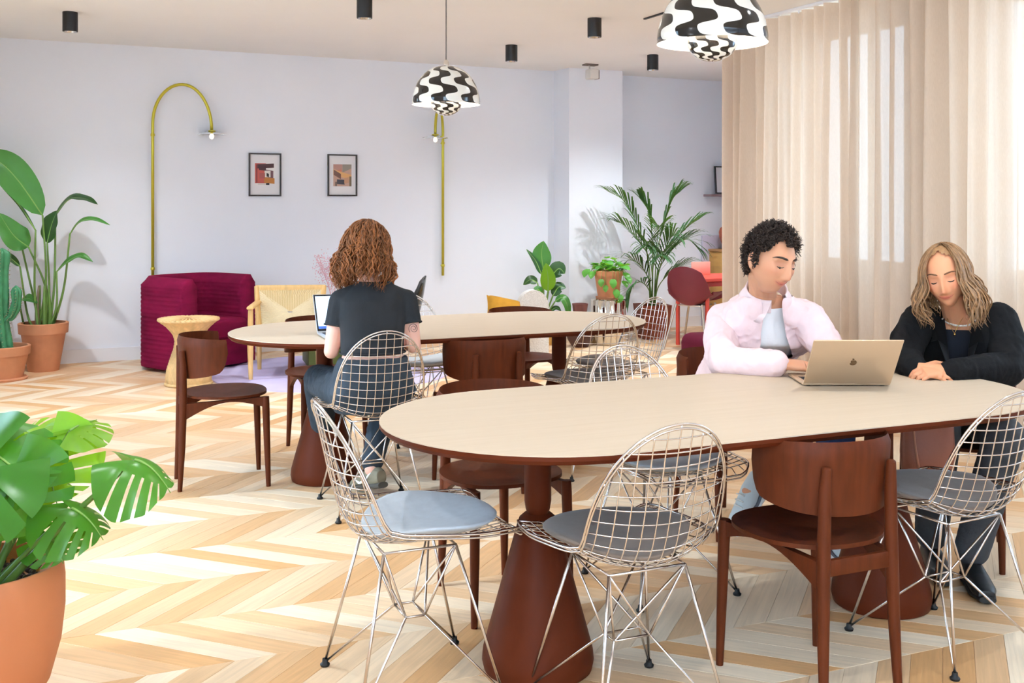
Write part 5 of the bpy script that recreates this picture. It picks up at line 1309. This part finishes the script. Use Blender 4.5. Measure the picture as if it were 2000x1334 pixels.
def flap(pts, th=.006):
    """folded collar flap: quad strip with thickness"""
    P = [Vector(p) for p in pts]; n = (P[1] - P[0]).cross(P[2] - P[0]).normalized() * th; V = [p for p in P] + [p + n for p in P]; m_ = len(P)
    F = [tuple(range(m_)), tuple(range(2 * m_ - 1, m_ - 1, -1))] + [(k, (k + 1) % m_, m_ + (k + 1) % m_, m_ + k) for k in range(m_)]; return MB().add(V, F)
collar(nb + Vector((0, -.006, .016)), (hd.c - nb) + Vector((0, .05, .0)), fw * .9 + Vector((.12, 0, 0)), .070, PIN2, sh_, leaf=.050, point=.030, gap=.42)
for w_, e_ in ((wrR, elR),):
    dv = (w_ - e_).normalized(); MB().tube([w_ - dv * .055, w_ - dv * .05, w_ - dv * .004, w_ - dv * .0], [.037, .0395, .0385, .036], 20).build('cuff', PIN2, sh_, ang=40)

# ---------------------------------------------------------------- woman in the black blazer
FS = skin_mat('skin_woman', (224, 157, 118))
root = person('smiling woman in a black blazer with clasped hands on the table', (1.76, 4.25))
hd = Head(at(1846, 541, 4.03), math.radians(-28), math.radians(10), math.radians(10), .985, True)
nb = at(1872, 628, 4.16); ch = at(1876, 700, 4.24); pv = Vector((1.77, 4.30, .55)); wa = Vector((1.77, 4.27, .68))
shR, shL = at(1798, 626, 4.18), at(1950, 628, 4.15); elR, wrR = at(1768, 704, 4.06), at(1794, 728, 3.94); elL, wrL = at(1968, 724, 4.0), at(1846, 728, 3.90)
fw = Vector((-.25, -.97, 0)).normalized(); rt_ = Vector((.97, -.25, 0))
knR_, knL_ = Vector((1.56, 3.92, .54)), Vector((1.74, 3.80, .55)); anR_, anL_ = Vector((1.58, 4.05, .10)), Vector((1.66, 3.88, .10))
def torso(mb, g, wsc=1.0):
    loft(mb, [(pv - Vector((0, 0, .09)), rt_, .13 + g, fw, .10 + g), (pv, rt_, (.165 + g) * wsc, fw, .11 + g), (wa, rt_, (.140 + g) * wsc, fw, .10 + g), (wa * .5 + ch * .5, rt_, (.15 + g) * wsc, fw, .105 + g),
              (ch, rt_, (.155 + g) * wsc, fw, .112 + g), (ch * .45 + nb * .55 - fw * .01, rt_, .15 + g, fw, .085 + g), (nb - fw * .015 - Vector((0, 0, .01)), rt_, .085 + g, fw, .06 + g), (nb + Vector((0, 0, .02)), rt_, .048 + g, fw, .045 + g)])
mb = MB(); hd.mesh(mb); torso(mb, -.004); limb(mb, [nb - fw * .02 - Vector((0, 0, .02)), hd.w((0, -.025, -.06))], [.046, .044])
limb(mb, [shR, elR, wrR], [.044, .032, .023]); limb(mb, [shL, elL, wrL], [.044, .032, .023]); limb(mb, [ch + Vector((-.06, 0, .08)), shR], [.05, .045]); limb(mb, [ch + Vector((.06, 0, .08)), shL], [.05, .045])
legs(mb, pv + Vector((.08, 0, -.01)), pv + Vector((-.08, 0, -.01)), knL_, knR_, anL_, anR_, (.078, .052, .034))
# clasped hands: the left hand covers the right, fingers wrap over its back
hand(mb, wrL + Vector((-.004, .0, .004)), Vector((-.95, -.12, .0)), Vector((0, -.35, .94)), 1, .92, (.65, .7, .72, .75), .05, .5)
hand(mb, wrR + Vector((.0, -.016, .018)), Vector((.84, -.50, -.10)), Vector((-.12, -.62, .78)), -1, .92, (.42, .48, .52, .58), .10, .8)
nm, co = remesh(mb, .0032, 3); tint(nm, co, hd); body = place(finish(nm, 'body', FS, root), root)
HM = hair_mat('hair_honey', (150, 112, 76), .42, .4); R_ = random.Random(9)
hd.face(body, mat('brow_honey', (112, 76, 50), .8, var=.1), .0038, (60, 44, 34), 0)
def fall(hd, th0, ph, drop, wave, fr, out, seed, curl=0.0, part=0, n=26, lift=.012, back=0):
    """strand from the crown over the skull and down; ph = compass angle in head space (pi/2 is the face)"""
    R = random.Random(seed); pts = []; p1 = R.uniform(0, 6); p2 = R.uniform(0, 6); th1 = 1.62
    for i in range(n):
        f = i / (n - 1)
        if f < .42:
            th = th0 + (th1 - th0) * f / .42; d = (math.sin(th) * math.cos(ph), math.sin(th) * math.sin(ph), math.cos(th)); e = head_pt(d, False); e = Vector((e.x * 1.05 + part * (1 - f / .42), min(e.y, .088), e.z)) + Vector(d) * lift
            w = f / .42 * .5 if fr < 25 else .35 + f / .42 * .35
        else:
            g = (f - .42) / .58; d = (math.sin(th1) * math.cos(ph), math.sin(th1) * math.sin(ph), math.cos(th1)); e = head_pt(d, False); e = Vector((e.x * 1.05, min(e.y, .088), e.z)) + Vector(d) * (lift + out * math.sin(PI * min(1, g * 1.1)) + curl * g * g); e.z -= drop * g; e.y -= back * g; w = .5 + .5 * g
        t = Vector((-math.sin(ph), math.cos(ph), 0)); q = f * fr
        e = e + t * (wave * w * math.sin(q + p1)) + Vector((math.cos(ph), math.sin(ph), 0)) * (wave * .8 * w * math.cos(q * .93 + p2)); pts.append(hd.w(e))
    return pts
hb = MB()
for k in range(420):
    a = R_.uniform(0, 2 * PI)
    if abs((a - PI / 2 + PI) % (2 * PI) - PI) < .74: continue       # face stays free
    sd = 1 if math.cos(a) > 0 else -1
    fr = abs((a - PI / 2 + PI) % (2 * PI) - PI) < 1.15
    pts = fall(hd, R_.uniform(.03, .55), a, R_.uniform(.11, .17) + (.03 if math.cos(a) < 0 else .0), R_.uniform(.010, .019), R_.uniform(11, 15), R_.uniform(.015, .04), k, curl=R_.uniform(-.005, .03), part=-.012, lift=R_.uniform(.008, .018))
    if any(abs(l[0]) < .055 and l[1] > .015 and l[2] < -.03 for l in hd.local(np.array([tuple(p) for p in pts]))): continue   # nothing across face or throat
    rr = R_.uniform(.0025, .0055); hb.tube(pts, [rr * min(1, .5 + i * .12) * (1 if i < 19 else (26 - i) / 7.5) for i in range(26)], 6, flat=.6)
hb.build('hair', HM, body, ang=0)
cap_ = MB(); D, nu, nv = head_dirs(48, 36); ok = [(d[2] > .86 - .35 * abs(d[0]) if d[1] > .22 and abs(d[0]) < .78 else d[2] > (-.35 if d[1] > -.2 else -.62)) for d in D]
cap_.add([hd.w(head_pt(d) * 1.055 + Vector(d) * .003) for d in D], [f for i in range(nv - 1) for k in range(nu) for f in [(i * nu + k, i * nu + (k + 1) % nu, (i + 1) * nu + (k + 1) % nu, (i + 1) * nu + k)] if all(ok[j] for j in f)]); cap_.build('hair_cap', HM, body, ang=0)
TROU = mat('charcoal_trousers', (58, 60, 64), .9, var=.12, scale=14, bump=.2, bscale=200)
mb = MB(); legs(mb, pv + Vector((.08, 0, -.01)), pv + Vector((-.08, 0, -.01)), knL_, knR_, anL_ + Vector((0, 0, .03)), anR_ + Vector((0, 0, .03)), (.092, .07, .058)); loft(mb, [(pv - Vector((0, 0, .09)), rt_, .14, fw, .115), (pv, rt_, .172, fw, .12), (wa, rt_, .15, fw, .11)])
nm, co = remesh(mb, .008, 3); wrinkle(nm, co, .004, 24, seed=6); place(finish(nm, 'trousers', TROU, root), root)
BOOT = mat('black_boot_leather', (26, 27, 28), .4, var=.1)
for a_ in (anR_, anL_): shoe(a_ + Vector((-.03, -.19, -.098)), a_ + Vector((.01, .06, -.098)), 'boot', root, BOOT, RUBBER)
TOPB = mat('navy_top', (22, 24, 34), .9, var=.1, scale=20)
mb = MB(); torso(mb, .003); nm, co = remesh(mb, .008, 3); place(finish(nm, 'top', TOPB, root, kill=lambda c: c.z > nb.z - .028 and (c - nb).xy.length < .10), root)
BLZ = mat('black_blazer_wool', (17, 17, 19), .9, var=.15, scale=14, bump=.15, bscale=260, spec=.25)
mb = MB(); torso(mb, .024, 1.06); limb(mb, [ch + Vector((-.05, .03, .09)), shR + Vector((0, 0, .004)), (shR + elR) / 2 + Vector((-.012, .01, 0)), elR, (elR + wrR) / 2, wrR + (wrR - elR).normalized() * -.03], [.08, .062, .062, .055, .048, .040])
limb(mb, [ch + Vector((.05, .03, .09)), shL + Vector((0, 0, .004)), (shL + elL) / 2 + Vector((.02, .01, 0)), elL + Vector((0, 0, .006)), (elL + wrL) / 2 + Vector((0, 0, .006)), wrL + (wrL - elL).normalized() * -.025], [.08, .064, .065, .060, .050, .040]); limb(mb, [nb + Vector((0, .025, -.03)), shR], [.055, .055]); limb(mb, [nb + Vector((0, .025, -.03)), shL], [.055, .055])
nm, co = remesh(mb, .0055, 5); co = wrinkle(nm, co, .007, 15, (1, 1, .8), 15); wrinkle(nm, co, .003, 36, (1, 1, 1), 19)
OPEN = [(1848, 560), (1902, 560), (1898, 640), (1886, 720), (1882, 780), (1858, 780), (1846, 700), (1845, 630)]
bl_ = place(finish(nm, 'blazer', BLZ, root, kill=lambda c: (c.z > nb.z + .010 and (c - nb).xy.length < .09) or (c.y < ch.y + .0 and armdist(c) > .08 and in_poly(*seen(c), OPEN))), root)
sc_ = np.array([(*seen(v), v[1]) for v in co if v[1] < ch.y + .06])
def lapel(poly):
    pts = [at(x, y, front_y(sc_, x, y, 4.12) - .006) for x, y in poly]; return flap(pts, .006)
lapel([(1845, 622), (1826, 640), (1818, 668), (1832, 664), (1848, 705), (1858, 740), (1852, 680)]).build('lapel', BLZ, bl_); lapel([(1900, 622), (1916, 642), (1924, 672), (1910, 668), (1896, 710), (1886, 745), (1892, 680)]).build('lapel', BLZ, bl_)
# necklaces
nk = MB(); R_ = random.Random(3)
for k in range(26):
    q = -1.25 + 2.5 * k / 25; p = nb + rt_ * (.062 * math.sin(q)) + fw * (.062 * math.cos(q)) + Vector((0, 0, .020 - .030 * math.cos(q))); nk.ell(p, (.0046, .0046, .004), nu=8, nv=6)
place(nk.build('bead_necklace', mat('pale_beads', (226, 214, 204), .3, var=.1, scale=200), root, ang=0), root)
GOLD = mat('fine_gold', (190, 150, 84), .25, metal=1, var=.03)
ty = np.array([(*seen(v), v[1]) for v in np.array([bpy.data.objects['top'].matrix_basis.translation + root.location + v.co for v in bpy.data.objects['top'].data.vertices])])
cpts = [at(x, y, front_y(ty, x, y, 4.1) - .006) for x, y in ((1850, 622), (1858, 640), (1864, 650), (1870, 638), (1881, 620))]
ch_ = place(MB().tube(bez(cpts, 24), .0011, 5).build('chain', GOLD, root, ang=0), root); p = cpts[2]
MB().ell(p + Vector((0, -.003, -.006)), (.004, .003, .006), nu=10, nv=8).build('pendant_charm', GOLD, ch_, ang=0)

# ---------------------------------------------------------------- red-haired woman seen from behind
RS = skin_mat('skin_pale', (232, 180, 160))
root = person('red-haired woman in a black cropped top sitting with her back to the camera', (-.64, 4.9))
fw = Vector((-.36, .933, 0)); rt_ = Vector((.933, .36, 0))
hd = Head(at(714, 492, 4.98), PI - math.radians(12), math.radians(22), 0, 1.0, True)
nb = at(730, 552, 4.93); pv = Vector((-.635, 4.86, .53)); wa = Vector((-.63, 4.87, .70)); ch = at(729, 632, 4.91)
shL, shR = at(666, 588, 4.90), at(793, 588, 4.96); elL, elR = at(647, 686, 4.86), at(808, 676, 4.92); wrL, wrR = Vector((-.84, 5.05, .778)), Vector((-.60, 5.12, .778))
knL_, knR_ = Vector((-.94, 5.24, .515)), Vector((-.60, 5.36, .52)); anL_, anR_ = Vector((-.93, 5.36, .10)), Vector((-.655, 5.03, .135))
def torso(mb, g, top=True):
    S_ = [(pv - Vector((0, 0, .085)), rt_, .15 + g, fw, .11 + g), (pv + fw * -.01, rt_, .185 + g, fw, .12 + g), (pv * .4 + wa * .6, rt_, .158 + g, fw, .10 + g), (wa, rt_, .140 + g, fw, .09 + g), (wa * .5 + ch * .5, rt_, .146 + g, fw, .098 + g), (ch, rt_, .155 + g, fw, .105 + g), (ch * .4 + nb * .6 + fw * .0, rt_, .155 + g, fw, .088 + g), (nb - Vector((0, 0, .015)), rt_, .095 + g, fw, .06 + g), (nb + Vector((0, 0, .02)), rt_, .05 + g, fw, .045 + g)]
    loft(mb, S_)
mb = MB(); hd.mesh(mb); torso(mb, -.004); limb(mb, [nb - Vector((0, 0, .05)), hd.w((0, -.02, -.05))], [.05, .046])
limb(mb, [shL, (shL + elL) / 2, elL, wrL], [.046, .043, .034, .024]); limb(mb, [shR, (shR + elR) / 2, elR, wrR], [.046, .043, .034, .024]); limb(mb, [ch + rt_ * -.07 + Vector((0, 0, .1)), shL], [.05, .046]); limb(mb, [ch + rt_ * .07 + Vector((0, 0, .1)), shR], [.05, .046])
legs(mb, pv + rt_ * -.09, pv + rt_ * .09, knL_, knR_, anL_, anR_, (.085, .056, .036))
hand(mb, wrL, Vector((.2, 1, -.1)), Vector((0, 0, 1)), 1, .9, (.3, .3, .3, .3)); hand(mb, wrR, Vector((-.3, 1, -.1)), Vector((0, 0, 1)), -1, .9, (.3, .3, .3, .3))
nm, co = remesh(mb, .0045, 4); tint(nm, co, None); body = place(finish(nm, 'body', RS, root), root)
HM = hair_mat('hair_copper', (140, 84, 44), .6, .5); R_ = random.Random(21); hb = MB()
for k in range(640):
    a = R_.uniform(0, 2 * PI); 
    if abs((a - PI / 2 + PI) % (2 * PI) - PI) < .6: continue
    dr = R_.uniform(.09, .20); pts = fall(hd, R_.uniform(.02, 1.3), a, dr, R_.uniform(.006, .012), R_.uniform(30, 46), R_.uniform(.012, .035), k + 500, curl=R_.uniform(.0, .02), n=34, lift=R_.uniform(.012, .04), back=-.0)
    rr = R_.uniform(.0028, .005); hb.tube(pts, [rr * (1 if i < 24 else max(.12, (34 - i) / 10)) for i in range(34)], 5, flat=.7)
hb.build('hair', HM, body, ang=0)
cap_ = MB(); D, nu, nv = head_dirs(40, 30); ok = [d[2] > .45 if d[1] > .3 else d[2] > -.75 for d in D]
cap_.add([hd.w(head_pt(d) * 1.12 + Vector(d) * .004) for d in D], [f for i in range(nv - 1) for k in range(nu) for f in [(i * nu + k, i * nu + (k + 1) % nu, (i + 1) * nu + (k + 1) % nu, (i + 1) * nu + k)] if all(ok[j] for j in f)]); cap_.build('hair_cap', HM, body, ang=0)
BTOP = mat('black_ribbed_top', (30, 33, 38), .85, var=.06, scale=20, bump=.15, bscale=300)
mb = MB(); torso(mb, .006); limb(mb, [ch + rt_ * -.07 + Vector((0, 0, .07)), shL, (shL * .42 + elL * .58)], [.06, .053, .052]); limb(mb, [ch + rt_ * .07 + Vector((0, 0, .07)), shR, (shR * .42 + elR * .58)], [.06, .053, .052]); limb(mb, [nb + Vector((0, 0, -.03)), shL], [.055, .05]); limb(mb, [nb + Vector((0, 0, -.03)), shR], [.055, .05])
nm, co = remesh(mb, .0055, 4); wrinkle(nm, co, .0025, 18, (1, 1, .8), 31)
def ktop(c):
    u = (c - elL).dot((shL - elL).normalized()); u2 = (c - elR).dot((shR - elR).normalized())
    dl = (c - (elL + (shL - elL).normalized() * u)).length; d2_ = (c - (elR + (shR - elR).normalized() * u2)).length
    return c.z < .706 or (c.z > nb.z + .004 and (c - nb).xy.length < .085) or (u < (shL - elL).length * .50 and dl < .06) or (u2 < (shR - elR).length * .50 and d2_ < .06)
tp = place(finish(nm, 'cropped_top', BTOP, root, kill=ktop), root)
for s_, e_ in ((shL, elL), (shR, elR)):                         # sleeve hems
    ax = (s_ - e_).normalized(); c0 = e_ + (s_ - e_) * .50; a1 = ax.orthogonal().normalized(); a2 = ax.cross(a1)
    MB().tube([c0 + (a1 * math.cos(q) + a2 * math.sin(q)) * .0535 for q in np.linspace(0, 2 * PI, 28)[:-1]], .0045, 6, closed=True).build('sleeve_hem', BTOP, tp, ang=0)
hp_ = wa + Vector((0, 0, .004)); MB().tube([hp_ + rt_ * (.148 * math.copysign(abs(math.cos(q)) ** (2 / 2.3), math.cos(q))) + fw * (.098 * math.copysign(abs(math.sin(q)) ** (2 / 2.3), math.sin(q))) for q in np.linspace(0, 2 * PI, 48)[:-1]], .005, 6, closed=True).build('waist_hem', BTOP, tp, ang=0)
MB().tube([nb + Vector((0, 0, .002)) + rt_ * (.078 * math.cos(q)) + fw * (.062 * math.sin(q)) for q in np.linspace(0, 2 * PI, 40)[:-1]], .006, 6, closed=True).build('neck_hem', BTOP, tp, ang=0)
DEN = mat('washed_dark_denim', (44, 54, 64), .85, var=.4, scale=5, bump=.2, bscale=200)
mb = MB(); legs(mb, pv + rt_ * -.09, pv + rt_ * .09, knL_, knR_, anL_ + Vector((0, 0, .04)), anR_ + Vector((.0, .02, .03)), (.10, .075, .05)); loft(mb, [(pv - Vector((0, 0, .085)), rt_, .165, fw, .125), (pv + fw * -.01, rt_, .20, fw, .135), (pv * .4 + wa * .6, rt_, .172, fw, .113), (wa - Vector((0, 0, .02)), rt_, .155, fw, .104)])
nm, co = remesh(mb, .007, 3); wrinkle(nm, co, .004, 22, (1, 1, 1.2), 41); place(finish(nm, 'jeans', DEN, root), root)
SHO = mat('khaki_trainer', (120, 112, 92), .7, var=.15, scale=15); shoe(anR_ + Vector((-.10, .16, -.135)), anR_ + Vector((.05, -.05, -.075)), 'trainer', root, SHO, mat('sole_dark', (70, 66, 60), .8, var=.08), SOL); shoe(anL_ + Vector((-.06, .20, -.098)), anL_ + Vector((.01, -.05, -.098)), 'trainer', root, SHO, SOL)
# spiral tattoo on the upper arm
axv = (elR - shR).normalized(); c0 = shR * .36 + elR * .64; nx = Vector((.42, -.9, 0)); nx = (nx - axv * nx.dot(axv)).normalized(); sx_ = axv.cross(nx)
mb = MB(); pts = []
for k in range(40):
    q = k / 39; a = q * 4.2 * PI; r = .004 + .020 * q; pts.append((r * math.cos(a), r * math.sin(a)))
ln = [c0 + axv * v + sx_ * (.0425 * math.sin(u / .0425)) + nx * (.0425 * math.cos(u / .0425)) for u, v in pts]
mb.tube(ln, .0018, 5, flat=.5); tt = mb.build('tattoo', mat('tattoo_ink', (70, 60, 66), .7, var=.05), body, ang=0)

# ================================================================ laptops
def laptop(label, hx, hy, rz, lid, col, screen=False):
    """hinge at the origin; keyboard extends to +Y"""
    t = thing('laptop', label, 'laptop', (hx, hy, .7402), rz, 'laptops')
    AL = mat('laptop_' + ('gold' if not screen else 'grey'), col, .38, metal=.55, var=.02); DK = mat('key_black', (30, 30, 32), .5, var=.05)
    b_ = MB().box((0, .108, .008), (.304, .212, .010), bev=.004, seg=3).build('base', AL, t, ang=60)
    MB().box((0, .075, .0132), (.27, .105, .0008)).build('keyboard_well', DK, b_, smooth=False)
    km = MB().box((0, 0, 0), (.0155, .0145, .0014), bev=.0006, seg=1).mesh('key', DK, smooth=False)
    for r in range(5):
        for c in range(14): put('key', km, b_, (-.1235 + c * .019, .034 + r * .0195, .0143))
    MB().box((0, .168, .0131), (.13, .075, .0006)).build('trackpad', AL, b_, smooth=False)
    for sx in (-1, 1):
        for yy in (.02, .2): MB().lathe([(.008, 0), (.008, .0032)], 12, (sx * .13, yy, 0)).build('foot', RUBBER, b_)
    L = thing_part = bpy.data.objects.new('lid', None); COL.objects.link(L); bpy.data.objects.remove(L)
    rot = Matrix.Translation((0, 0, .010)) @ Matrix.Rotation(lid, 4, 'X')
    ld = MB().box((0, 0, .106), (.304, .0055, .212), bev=.0026, seg=3).xf(rot).build('lid', AL, t, ang=60)
    SCR = mat('screen_lit', (190, 215, 240), .2, emit=(176, 208, 245), estr=1.1, var=.05) if screen else mat('screen_off', (24, 26, 30), .15, var=.05)
    MB().box((0, .0032, .108), (.298, .001, .200)).xf(rot).build('bezel', DK, ld, smooth=False)
    s_ = MB().box((0, .0040, .110), (.284, .001, .180)).xf(rot).build('screen', SCR, ld, smooth=False)
    if screen:
        MB().box((0, .0046, .027), (.284, .0006, .014)).xf(rot).build('dock_bar', mat('dock_blue', (60, 92, 170), .3, emit=(60, 96, 180), estr=.8, var=.2, scale=60), s_, smooth=False)
        for r in range(7): MB().box((-.03, .0046, .175 - r * .017), (.17 - .03 * (r % 3), .0006, .003)).xf(rot).build('text_line', mat('screen_text', (120, 140, 170), .3, emit=(110, 135, 170), estr=.6, var=.01), s_, smooth=False)
    else:
        # fruit emblem on the lid back
        lg = MB(); o = []
        for k in range(40):
            a = 2 * PI * k / 40; c, s = math.cos(a), math.sin(a); r = .0125 * (1 - .10 * math.exp(-((a - PI / 2) / .35) ** 2) - .06 * math.exp(-((a - 3 * PI / 2) / .3) ** 2)); x, z = r * c * .98, r * s * 1.02
            dd = math.hypot(x + .0155, z - .002)                 # bite (mirrored: seen from behind)
            if dd < .0075: q = .0075 / max(dd, 1e-6); x, z = -.0155 + (x + .0155) * q, .002 + (z - .002) * q
            o.append((x, z))
        lg.prism([(x, z) for x, z in o], 0, .0006); lg.xf(rot @ Matrix.Translation((0, -.0028, .106)) @ Matrix.Rotation(PI / 2, 4, 'X'))
        l2 = MB(); b2, _ = blade(bez([(0, 0, .0135), (.0025, 0, .0175), (.0055, 0, .0205)], 8), .0026, up=(0, -1, 0), fold=0, nw=2); l2.add([(v[0] * -1, -.0034, v[2] + .106) for v in b2.V], b2.F); l2.xf(rot)
        em = mat('emblem_bronze', (150, 124, 96), .25, metal=.8, var=.02); e_ = lg.build('emblem', em, ld, ang=30); l2.build('emblem_leaf', em, e_, ang=0)
    return t
laptop('open gold laptop in front of the man, seen from the back of its lid', 1.165, 3.74, 0, math.radians(38), (214, 186, 154))
laptop('open laptop with lit screen in front of the red-haired woman', -.80, 5.25, math.atan2(.36, .933) + PI, math.radians(34), (190, 192, 196), True)
# leather bag below the table edge
bg = thing('leather_bag', 'rust brown leather bag held on the lap of the woman in the black blazer', 'bag', (1.46, 3.78, 0), -.15)
LEA = mat('rust_leather', (146, 82, 58), .5, var=.12, scale=8, bump=.08, bscale=90)
mb = MB(); loft(mb, [((0, 0, .36), (1, 0, 0), .06, (0, 1, 0), .03), ((0, 0, .40), (1, 0, 0), .085, (0, 1, 0), .045), ((0, 0, .50), (1, 0, 0), .092, (0, 1, 0), .045), ((0, 0, .60), (1, 0, 0), .088, (0, 1, 0), .035), ((0, 0, .635), (1, 0, 0), .08, (0, 1, 0), .02)], 28, 2.8); mb.build('body', LEA, bg, ang=60)
MB().tube(bez([(-.055, -.035, .615), (-.05, -.047, .53), (-.035, -.047, .44), (-.02, -.036, .375)], 12), .004, 6).build('seam', mat('leather_seam', (176, 116, 88), .6, var=.05), bg, ang=0)
MB().tube(bez([(-.07, 0, .63), (-.05, .02, .69), (.05, .02, .69), (.07, 0, .63)], 14), .006, 6).build('handle', LEA, bg, ang=0)
